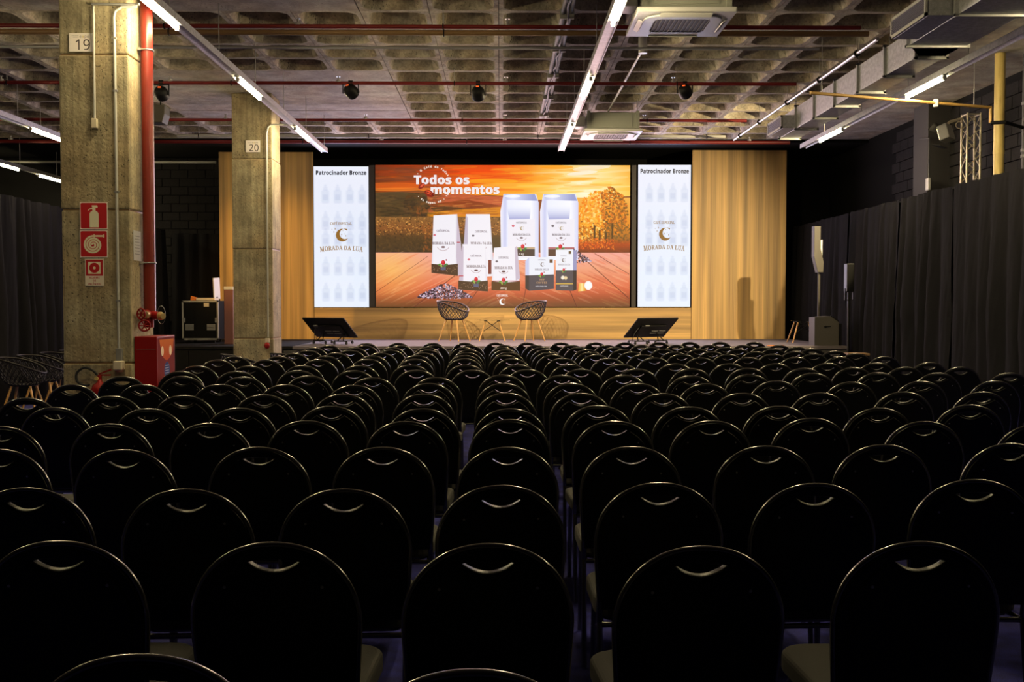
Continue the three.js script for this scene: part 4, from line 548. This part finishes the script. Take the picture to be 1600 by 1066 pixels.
const HR = EYE + 1.66;
const orderR = ['reaching the corner behind the lectern', 'behind the floor-standing loudspeaker', 'below the pilaster socket box', 'below the yellow drain pipe', 'at the audience end of the curtain side'];
[[23.2, 19.42], [19.4, 16.94], [16.92, 14.97], [14.95, 11.02], [11.0, 4]].forEach(([a, b], i) => drape(6.42, -a, -Math.PI / 2, a - b, HR, 'tall black pleated drape ' + orderR[i], i * 11));
[[23.2, 18.7], [18.58, 15.3], [15.18, 9]].forEach(([a, b], i) => drape(-7.35, -b, Math.PI / 2, a - b, EYE + 1.6, 'black pleated drape behind the columns ' + ['next to the road case', 'behind the row of basket chairs', 'toward the audience end'][i], 70 + i * 9));
drape(-7.3, -23.6, 0, 1.3, EYE + 1.55, 'black drape hung across the back corner behind the road case', 33);
// ---------------------------------------------------------------- furniture on and beside the stage
const basketParts = (() => {                                         // bucket: rim high at the back (-x), low at the front (+x)
  const S = (a, v) => { const back = (1 - Math.cos(a)) / 2, side = Math.abs(Math.sin(a)), rimY = 0.60 + 0.21 * Math.pow(back, 0.9) + 0.035 * side * side, rimR = 0.315 - 0.03 * (1 - back), baseR = 0.17; const t = Math.pow(v, 0.75); const r = baseR + (rimR - baseR) * Math.sin(t * Math.PI / 2); return V(r * Math.cos(a) - 0.035 * back * v, 0.44 + (rimY - 0.44) * Math.pow(v, 1.25), r * Math.sin(a) * 1.04); };
  const rimPts = []; for (let i = 0; i < 36; i++) rimPts.push(S(i / 36 * 2 * Math.PI, 1));
  const lat = []; for (let k = 0; k < 26; k++) for (const s of [-1, 1]) { const p = []; for (let j = 0; j <= 7; j++) { const v = j / 7; p.push(S(k / 26 * 2 * Math.PI + s * v * 0.85, v)); } lat.push(tube(p, 0.0062, 9, 4)); }
  const basePts = []; for (let i = 0; i < 24; i++) basePts.push(S(i / 24 * 2 * Math.PI, 0.02));
  const legs = [[1, 1], [-1, 1], [-1, -1], [1, -1]].map(([sx, sz]) => cyl([sx * 0.235, 0, sz * 0.225], [sx * 0.12, 0.43, sz * 0.115], 0.011, 0.017, 10));
  return { rim: tube(rimPts, 0.014, 72, 8, true), lattice: join(lat), base: join([tube(basePts, 0.009, 48, 6, true), cyl([0, 0.425, 0], [0, 0.445, 0], 0.168, 0.172, 28)]), legs };
})();
function basketChair(x, y, Z, ry, label, group) {
  const t = thing('basket_chair', label, 'chair', [x, y, -Z], ry, group);
  part(t, 'rim', basketParts.rim, M.basket); part(t, 'shell_lattice', basketParts.lattice, M.basket); part(t, 'seat_base', basketParts.base, M.basket);
  for (const g of basketParts.legs) part(t, 'leg', g, M.beech);
  return t;
}
const onStage = (px, py) => atY(px, py, STAGE_Y);
{ const a = onStage(710, 533.5), b = onStage(827, 533); 
  basketChair(a.x, STAGE_Y, -a.z, -0.5, 'dark lattice basket chair on stage below the coffee bean pile picture');
  basketChair(b.x, STAGE_Y, -b.z, Math.PI + 0.5, 'dark lattice basket chair on stage below the coffee carton picture'); }
[[-6.55, 14.55], [-6.6, 15.3], [-6.62, 16.1], [-6.66, 16.9]].forEach(([x, z], i) => basketChair(x, 0, z, 0.1 - i * 0.06, 'dark lattice basket chair lined up along the curtain behind the number 19 column', 'basket chairs along the curtain'));
[[-3.75, 15.55, 0.4, 'before the number 20 column'], [-3.12, 15.95, 0.9, 'between the number 20 column and the banquet chairs'], [-2.95, 17.0, 1.2, 'in the gap between the number 20 column and the stage']].forEach(([x, z, r, w]) => basketChair(x, 0, z, r, 'dark lattice basket chair ' + w));
function sideTable(p, label, w = 0.5) {
  const t = thing('side_table', label, 'table', [p.x, STAGE_Y, p.z]); const h = 0.42;
  part(t, 'glass_top', cyl([0, h, 0], [0, h + 0.01, 0], w * 0.72, w * 0.72, 40), PHY({ color: lin(0.8, 0.85, 0.85), transmission: 1, roughness: 0.05, thickness: 0, ior: 1.5 }));
  for (const [sx, sz] of [[1, 1], [-1, 1], [-1, -1], [1, -1]]) part(t, 'leg', cyl([sx * 0.26, 0, sz * 0.2], [sx * 0.13, h - 0.005, sz * 0.12], 0.011, 0.016, 10), M.beech);
  part(t, 'wire_brace', join([cyl([-0.17, 0.2, 0.15], [0.13, h - 0.01, 0.12], 0.005, 0.005, 6), cyl([0.17, 0.2, 0.15], [-0.13, h - 0.01, 0.12], 0.005, 0.005, 6), cyl([-0.17, 0.2, -0.15], [0.13, h - 0.01, -0.12], 0.005, 0.005, 6), cyl([0.17, 0.2, -0.15], [-0.13, h - 0.01, -0.12], 0.005, 0.005, 6), box(0.06, 0.02, 0.28, -0.13, h - 0.012, 0), box(0.06, 0.02, 0.28, 0.13, h - 0.012, 0)]), M.black);
}
sideTable(onStage(769, 533), 'small glass-topped table with splayed wooden legs between the basket chairs');
sideTable(V(atZ(1255, 534, 20.4).x, 0, -20.4), 'small table with splayed wooden legs beside the grey lectern', 0.33);
// stage monitors: flat televisions lying back on low stands, seen from behind
function stageMonitor(px, yaw, label, boards) {
  const p = onStage(px, 538), t = thing('stage_monitor_tv', label, 'television', [p.x, STAGE_Y, p.z - 0.05], yaw), W = 0.96, Hh = 0.56, tilt = 0.88;
  const g = new THREE.Matrix4().makeRotationX(tilt).setPosition(0, 0.13, -0.2);          // leans toward the audience, screen to the stage
  const put = (geo) => geo.applyMatrix4(g);
  part(t, 'casing', put(join([rbox(W, Hh, 0.03, 0.008, 0, Hh / 2, 0), rbox(W * 0.62, Hh * 0.6, 0.03, 0.012, 0, Hh * 0.36, 0.025)])), M.black); part(t, 'screen', put(box(W - 0.03, Hh - 0.03, 0.004, 0, Hh / 2, -0.017)), M.blackGloss);
  const l = []; for (let i = 0; i < 2; i++) for (let k = 0; k < 2; k++) l.push(box(0.15, 0.012, 0.006, (boards ? 0.1 : -0.05) + k * 0.18, 0.16 + i * 0.07, 0.043)); part(t, 'mount_slot', put(join(l)), M.grey);
  part(t, 'plug_panel', put(rbox(0.1, 0.05, 0.02, 0.004, boards ? -0.16 : -0.27, 0.36, 0.03)), M.grey); part(t, 'power_cable', tube([[-0.3, 0.33, 0.05], [-0.38, 0.2, 0.0], [-0.36, 0.05, -0.1], [-0.3, 0.015, -0.2]], 0.006, 24, 6), M.cable);
  for (const s of [-1, 1]) { const a = part(t, 'stand_leg', join([cyl([s * 0.24 - 0.07, 0.06, 0.02], [s * 0.24, 0.19, -0.1], 0.01, 0.01, 8), cyl([s * 0.24 + 0.07, 0.06, 0.02], [s * 0.24, 0.19, -0.1], 0.01, 0.01, 8), cyl([s * 0.24 - 0.15, 0.06, 0.02], [s * 0.24 + 0.15, 0.06, 0.02], 0.012, 0.012, 8), cyl([s * 0.24, 0.06, 0.02], [s * 0.24, 0.06, -0.35], 0.012, 0.012, 8)]), M.black); for (const [dx, dz] of [[-0.14, 0.02], [0.14, 0.02], [0, -0.35]]) part(a, 'caster', cyl([s * 0.24 + dx - 0.012, 0.025, dz], [s * 0.24 + dx + 0.012, 0.025, dz], 0.025, 0.025, 12), M.rubber); }
}
stageMonitor(516, -0.5, 'black television lying back on a wheeled stand near the number 20 column', 0);
stageMonitor(1017, 0.55, 'black television lying back on a wheeled stand before the curtain-side screen', 1);
// lectern and loudspeakers at the curtain end
{
  const p = atZ(1287, 537, 19.05), t = thing('lectern', 'grey box lectern with a sloped top near the curtain', 'lectern', [p.x, STAGE_Y, -19.05]);
  part(t, 'body', extrude(shapeOf([[-0.22, 0], [0.22, 0], [0.22, 0.42], [0.06, 0.53], [-0.22, 0.51]]), 0.34, 0.006).translate(0, 0, -0.17), M.lectern); part(t, 'handle', join([cyl([-0.03, 0.34, 0.175], [-0.03, 0.34, 0.19], 0.022, 0.022, 14), box(0.1, 0.014, 0.01, 0.02, 0.345, 0.19)]), M.black); part(t, 'top_edge', poly([V(0.07, 0.535, 0.15), V(0.22, 0.43, 0.15)], 0.012, 6), M.black); part(t, 'side_pad', rbox(0.05, 0.4, 0.3, 0.008, 0.255, 0.2, 0), M.black);
  const q = atZ(1280, 536, 19.5), s = thing('array_speaker', 'grey bent column loudspeaker on a pole behind the lectern', 'loudspeaker', [q.x, STAGE_Y, -19.5]);
  const Y = py => atZ(1280, py, 19.5).y - STAGE_Y, X = px => atZ(px, 400, 19.5).x - q.x;
  part(s, 'cabinet', extrude(shapeOf([[X(1270), Y(354)], [X(1280), Y(354)], [X(1280), Y(388)], [X(1285), Y(410)], [X(1284.5), Y(426)], [X(1276), Y(426)], [X(1270), Y(401)]]), 0.16, 0.006).translate(0, 0, -0.08), M.lectern); part(s, 'bracket', box(0.03, Y(375) - Y(402), 0.05, X(1283), (Y(375) + Y(402)) / 2, 0), M.alu); part(s, 'pole', cyl([X(1280), 0, 0], [X(1280), Y(424), 0], 0.024, 0.024, 12), M.lectern); part(s, 'foot', rbox(0.22, 0.02, 0.3, 0.006, X(1280), 0.01, 0), M.black);
  const z = 18.1, f = atZ(1327, 412, z), g = thing('floor_speaker', 'slim black column loudspeaker on a stand before the curtain', 'loudspeaker', [f.x, 0, -z]);
  const b = atZ(1327, 456, z).y; part(g, 'cabinet', rbox(0.13, f.y - b, 0.16, 0.012, 0, (f.y + b) / 2, 0), M.blackGloss); part(g, 'yoke', join([box(0.012, 0.2, 0.04, -0.07, b - 0.04, 0), box(0.012, 0.2, 0.04, 0.07, b - 0.04, 0), box(0.15, 0.012, 0.04, 0, b - 0.14, 0)]), M.black); part(g, 'pole', cyl([0, 0.02, 0], [0, b - 0.01, 0], 0.025, 0.025, 12), M.blackGloss); part(g, 'base_plate', rbox(0.5, 0.025, 0.4, 0.006, 0, 0.0125, 0), M.grey);
  const w = atZ(1334, 551, 17.5), d = thing('flat_case', 'long low wooden box lying by the foot of the loudspeaker', 'box', [w.x, 0, -17.4]); part(d, 'body', rbox(0.34, w.y - 0.04, 0.3, 0.008, 0, (w.y - 0.04) / 2, 0), M.caseWood); part(d, 'lid', rbox(0.36, 0.035, 0.32, 0.006, 0, w.y - 0.02, 0), M.brown);
  const o = onStage(1212, 540.5); single('orange_tape', rbox(0.3, 0.012, 0.06, 0.003, o.x, STAGE_Y + 0.006, o.z - 0.02), M.orange, 'orange strip lying on the stage edge below the tall flat', 'tape');
}
// production gear at the column end of the stage
{
  const z = 20.4, a = atZ(285, 531, z), b = atZ(340.5, 470, z), w = b.x - a.x, y0 = a.y - STAGE_Y, h = b.y - a.y, t = thing('road_case', 'black road case with aluminium edges standing on wheels', 'road case', [(a.x + b.x) / 2, STAGE_Y, -z - 0.3]);
  part(t, 'body', rbox(w, h, 0.58, 0.006, 0, y0 + h / 2, 0), M.caseWood);
  const e = []; for (const sx of [-1, 1]) for (const sz of [-1, 1]) e.push(box(0.03, h + 0.01, 0.03, sx * (w / 2 - 0.01), y0 + h / 2, sz * 0.285)); for (const sz of [-1, 1]) for (const yy of [0.012, h - 0.012]) e.push(box(w + 0.01, 0.03, 0.03, 0, y0 + yy, sz * 0.285)); part(t, 'edge_trim', e, M.alu);
  for (const sx of [-1, 1]) { part(t, 'recessed_handle', join([box(0.16, 0.12, 0.006, sx * w * 0.3, y0 + h * 0.32, 0.292), box(0.1, 0.016, 0.016, sx * w * 0.3, y0 + h * 0.33, 0.3)]), M.grey); part(t, 'butterfly_latch', box(0.05, 0.09, 0.01, sx * (w / 2 - 0.035), y0 + h * 0.5, 0.296), M.steel); for (const sz of [-1, 1]) part(t, 'caster', cyl([sx * (w / 2 - 0.1) - 0.02, y0 / 2, sz * 0.22], [sx * (w / 2 - 0.1) + 0.02, y0 / 2, sz * 0.22], y0 / 2, y0 / 2, 16), M.rubber); }
  part(t, 'label_tag', box(0.1, 0.07, 0.004, 0.12, y0 + h - 0.08, 0.293), M.beige);
  const top = STAGE_Y + y0 + h + 0.001, cx = (a.x + b.x) / 2;
  const l = thing('pale_board', 'pale board lying on top of the road case', 'board', [cx + 0.1, top + 0.006, -z - 0.16]); part(l, 'board', rbox(0.36, 0.05, 0.3, 0.006, 0, 0.025, 0), M.beige);
  const o = thing('orange_pouch', 'small orange pouch lying on top of the road case', 'pouch', [cx - 0.16, top, -z - 0.15]); part(o, 'pouch', extrude(shapeOf([[-0.05, 0], [0.05, 0], [0.07, 0.06], [-0.04, 0.09]]), 0.06, 0.01), M.orange);
  const m = thing('tilted_monitor', 'thin white-edged monitor tilted behind the road case lid', 'monitor', [cx + 0.2, top, -z - 0.45], 1.2); part(m, 'panel', rbox(0.2, 0.42, 0.025, 0.006, 0, 0.24, 0, [0, 0, 0.06]), M.white); part(m, 'stand', cyl([0, 0, 0], [0, 0.08, 0], 0.05, 0.02, 12), M.black);
  const g = atZ(350, 536, 20.6), k = thing('equipment_rack', 'dark equipment rack with cables beside the road case', 'rack', [g.x + 0.09, STAGE_Y, -21.35]); part(k, 'frame', rbox(0.3, 0.78, 0.4, 0.006, 0, 0.39, 0), M.black); for (let i = 0; i < 5; i++) part(k, 'rack_unit', box(0.26, 0.09, 0.01, 0, 0.12 + i * 0.13, 0.204), i % 2 ? M.grey : M.cable);
  for (let i = 0; i < 4; i++) part(k, 'patch_cable', tube([[-0.1 + i * 0.06, 0.6, 0.21], [-0.12 + i * 0.07, 0.4, 0.28], [-0.05 + i * 0.04, 0.15, 0.26], [0.0 + i * 0.03, 0.02, 0.3]], 0.007, 20, 6), M.cable);
  const c0 = atZ(362, 538, 19.9), u = thing('upright_panel', 'upright brown panel with a white top edge beside the number 20 column', 'panel', [c0.x, STAGE_Y, -19.9]); const ph = atZ(362, 448, 19.9).y - STAGE_Y; part(u, 'panel', rbox(0.17, ph - 0.06, 0.4, 0.01, 0, (ph - 0.06) / 2, 0), M.maroon); part(u, 'top_edge', rbox(0.175, 0.06, 0.41, 0.01, 0, ph - 0.03, 0), M.white);
  for (const [px, w2, d] of [[268, 0.5, 'small dark crate behind the hose cabinet'], [312, 0.45, 'flat brown crate pushed under the road case']]) { const f = atZ(px, 548, 18.3); }
}
// ---------------------------------------------------------------- banquet chairs
const chairGeo = (() => {
  const lean = 0.12, top = 0.943, hw = 0.213;
  const outline = (inset, yb) => { const o = [], hx = hw - inset, cy = 0.735, ry = top - inset - cy; o.push([-hx * 0.93, yb]); for (let i = 0; i <= 22; i++) { const a = Math.PI - Math.PI * i / 22, c = Math.cos(a), s = Math.sin(a); o.push([hx * Math.sign(c) * Math.pow(Math.abs(c), 0.93), cy + ry * Math.pow(s, 0.96)]); } o.push([hx * 0.93, yb]); return o; };
  const hole = (grow) => { const o = [], w = 0.066 + grow, yt = top - 0.036 + grow; for (let i = 0; i <= 8; i++) { const t = -1 + i / 4; o.push([t * w, yt - 0.006 * t * t]); } for (let i = 1; i < 10; i++) { const t = 1 - i / 5; o.push([t * w, yt - 0.006 - (0.026 + grow * 2) * (1 - t * t)]); } return o.reverse(); };
  const tilt = (g) => g.translate(0, -0.47, 0).rotateX(lean).translate(0, 0.47, 0.2);
  const s1 = shapeOf(outline(0.004, 0.5)); s1.holes.push(shapeOf(hole(0)));
  const shell = tilt(extrude(s1, 0.016, 0.006, 2).translate(0, 0, 0.0));
  const pan = outline(0.032, 0.52).filter(p => !(Math.abs(p[0]) < 0.082 && p[1] > 0.88)); const k = pan.findIndex(p => p[0] > 0); const notch = []; for (let i = 0; i <= 8; i++) { const t = -1 + i / 4; notch.push([t * 0.082, top - 0.046 - 0.03 * (1 - t * t)]); } pan.splice(k, 0, ...notch);
  const panel = tilt(extrude(shapeOf(pan), 0.004, 0.003, 1).translate(0, 0, 0.021));
  const s2 = shapeOf(outline(0.02, 0.52).map(p => [p[0], Math.min(p[1], 0.84 + 0.02 * (1 - Math.abs(p[0]) / 0.2))])); const pad = tilt(extrude(s2, 0.02, 0.012, 2).translate(0, 0, -0.038));
  const rimPts = outline(0.0, 0.5).map(p => V(p[0], p[1], 0.008)); const rim = tilt(tube(rimPts, 0.0085, 72, 8));
  const seatS = shapeOf(roundRect(0.43, 0.44, 0.09, 6).map(([x, y]) => [x * (1 - 0.06 * (y / 0.44)), y])); const seat = extrude(seatS, 0.035, 0.016, 3).rotateX(Math.PI / 2).translate(0, 0.5, -0.045); const under = extrude(shapeOf(roundRect(0.36, 0.38, 0.05, 4)), 0.016).rotateX(Math.PI / 2).translate(0, 0.452, -0.045);
  const legs = []; for (const s of [-1, 1]) { legs.push(poly([V(s * 0.17, 0.45, -0.2), V(s * 0.185, 0.4, -0.225), V(s * 0.19, 0.004, -0.235)], 0.0115, 8)); legs.push(poly([V(s * 0.198, 0.53, 0.215), V(s * 0.198, 0.45, 0.2), V(s * 0.2, 0.004, 0.275)], 0.0115, 8)); }
  const frame = join([cyl([-0.195, 0.44, 0.2], [0.195, 0.44, 0.2], 0.01, 0.01, 8), cyl([-0.175, 0.44, -0.2], [0.175, 0.44, -0.2], 0.01, 0.01, 8), cyl([-0.19, 0.44, 0.2], [-0.18, 0.44, -0.2], 0.01, 0.01, 8), cyl([0.19, 0.44, 0.2], [0.18, 0.44, -0.2], 0.01, 0.01, 8)]);
  const screws = [-1, 1].map(s => tilt(cyl([s * 0.124, top - 0.105, 0.026], [s * 0.124, top - 0.105, 0.03], 0.0048, 0.004, 8)));
  return { shell, panel, pad, rim, seat, under, legs, frame, screws };
})();
const TOP_Z = 0.2 + Math.sin(0.12) * (0.943 - 0.47) + 0.01;           // how far the top of the back lies behind the chair's middle
function banquetChair() {
  const t = new THREE.Group();
  part(t, 'back_rim', chairGeo.rim, M.rim); const sh = part(t, 'back_shell', chairGeo.shell, M.shell); part(sh, 'back_panel', chairGeo.panel, M.shell); for (const g of chairGeo.screws) part(sh, 'screw', g, M.screw);
  part(t, 'back_cushion', chairGeo.pad, M.padding); part(t, 'seat_cushion', chairGeo.seat, M.seat); part(t, 'seat_frame', join([chairGeo.frame.clone(), chairGeo.under.clone()]), M.rim);
  for (const g of chairGeo.legs) part(t, 'leg', g, M.rim);
  return t;
}
const proto = banquetChair(), farProto = proto.clone(); farProto.children.find(c => c.name === 'back_shell').clear();
const ORD = ['first', 'second', 'third', 'fourth', 'fifth', 'sixth', 'seventh', 'eighth', 'ninth', 'tenth', 'eleventh', 'twelfth', 'thirteenth', 'fourteenth', 'fifteenth', 'sixteenth', 'seventeenth', 'eighteenth', 'nineteenth'];
const TOPY = 0.943 - 0.003;
function placeChair(px, py, row, col, gap) {
  const p = atY(px, py, TOPY), Z = -p.z, yaw = rr(-0.05, 0.05);
  const c = (Z > 9.3 ? farProto : proto).clone(); c.name = numbered('banquet_chair'); c.position.set(p.x - Math.sin(yaw) * TOP_Z, 0, p.z - Math.cos(yaw) * TOP_Z); c.rotation.y = yaw; scene.add(c);
  const base = 'black round-backed banquet chair ';
  const label = gap !== undefined ? `black round-backed banquet chair, ${ORD[row]} row from stage, ${ORD[gap < 0 ? -gap - 1 : gap]} from middle gap on ${gap < 0 ? 'column' : 'curtain'} side` : base + `in ${ORD[row]} row from the stage, ${ORD[col]} from the column end`;
  ud(c, label, 'chair', 'banquet chairs of the ' + ORD[row] + ' row from the stage');
}
const pyOf = Z => 475 + 1001 / Z;
const far = [[16.25, 16.75, -2.06, 4.02, 13], [15.4, 15.5, -2.5, 4.08, 14], [14.6, 14.8, -2.58, 4.15, 14], [13.75, 14.25, -2.5, 4.2, 14], [12.95, 13.5, -2.53, 4.28, 14], [12.15, 12.85, -3.06, 4.34, 15], [11.35, 12.1, -3.05, 4.4, 15], [10.25, 10.85, -2.95, 4.42, 15], [9.4, 10.1, -2.86, 4.4, 15]];
far.forEach(([Za, Zb, xa, xb, n], row) => { const off = rr(-0.03, 0.03); for (let i = 0; i < n; i++) { const X = xa + (xb - xa) * i / (n - 1) + (i && i < n - 1 ? off + rr(-0.03, 0.03) : 0), z = Za + (Zb - Za) * i / (n - 1) + rr(-0.04, 0.04); placeChair(782 + X * FOCAL / z, pyOf(z), row, i); } });
const near = [
  [[191, 589], [285, 589], [380, 590], [482, 588], [582, 591], [681, 590.5], [785, 586.5], [878, 587], [975, 587], [1080, 588], [1171, 586], [1270, 584], [1372, 583], [1466, 583.5], [1578, 583.5]],
  [[113, 602], [223, 602], [343, 601.5], [446, 602], [553, 603], [670, 600], [787, 600], [893, 600], [997, 600], [1103, 600.5], [1213, 596], [1330, 598], [1440, 596.5], [1555, 596]],
  [[41, 623], [174, 620], [287, 619], [412, 618], [536, 617], [662, 617], [791, 615.5], [908, 615.5], [1036, 616], [1160, 615.5], [1281, 615], [1412, 613.5], [1535, 613.5]],
  [[-62, 640], [85, 638], [232, 640], [374, 639], [517, 636], [660, 640], [797, 640], [935, 635], [1077, 637], [1217, 636], [1374, 639], [1516, 634]],
  [[0, 668], [172, 664], [328, 663], [479, 659], [634, 660], [797, 657], [960, 659.5], [1112, 659], [1268, 655], [1445, 660], [1620, 665]],
  [[-3, 704], [193, 705], [404, 701], [598, 701], [793, 701], [987, 700], [1197, 699], [1381, 697], [1580, 695]],
  [[41, 765], [291, 767], [537, 767], [783, 761], [1031, 757], [1274, 758], [1524, 752]],
  [[91, 849], [427, 851], [763, 853], [1096, 857], [1438, 850]],
  [[215, 1028], [735, 1052], [1255, 1076]],
];
near.forEach((list, k) => list.forEach(([px, py], i) => placeChair(px, py, far.length + k, i, k < 3 ? undefined : i - [6, 5, 4, 3, 2, 1][k - 3])));
renderer.render(scene, camera);
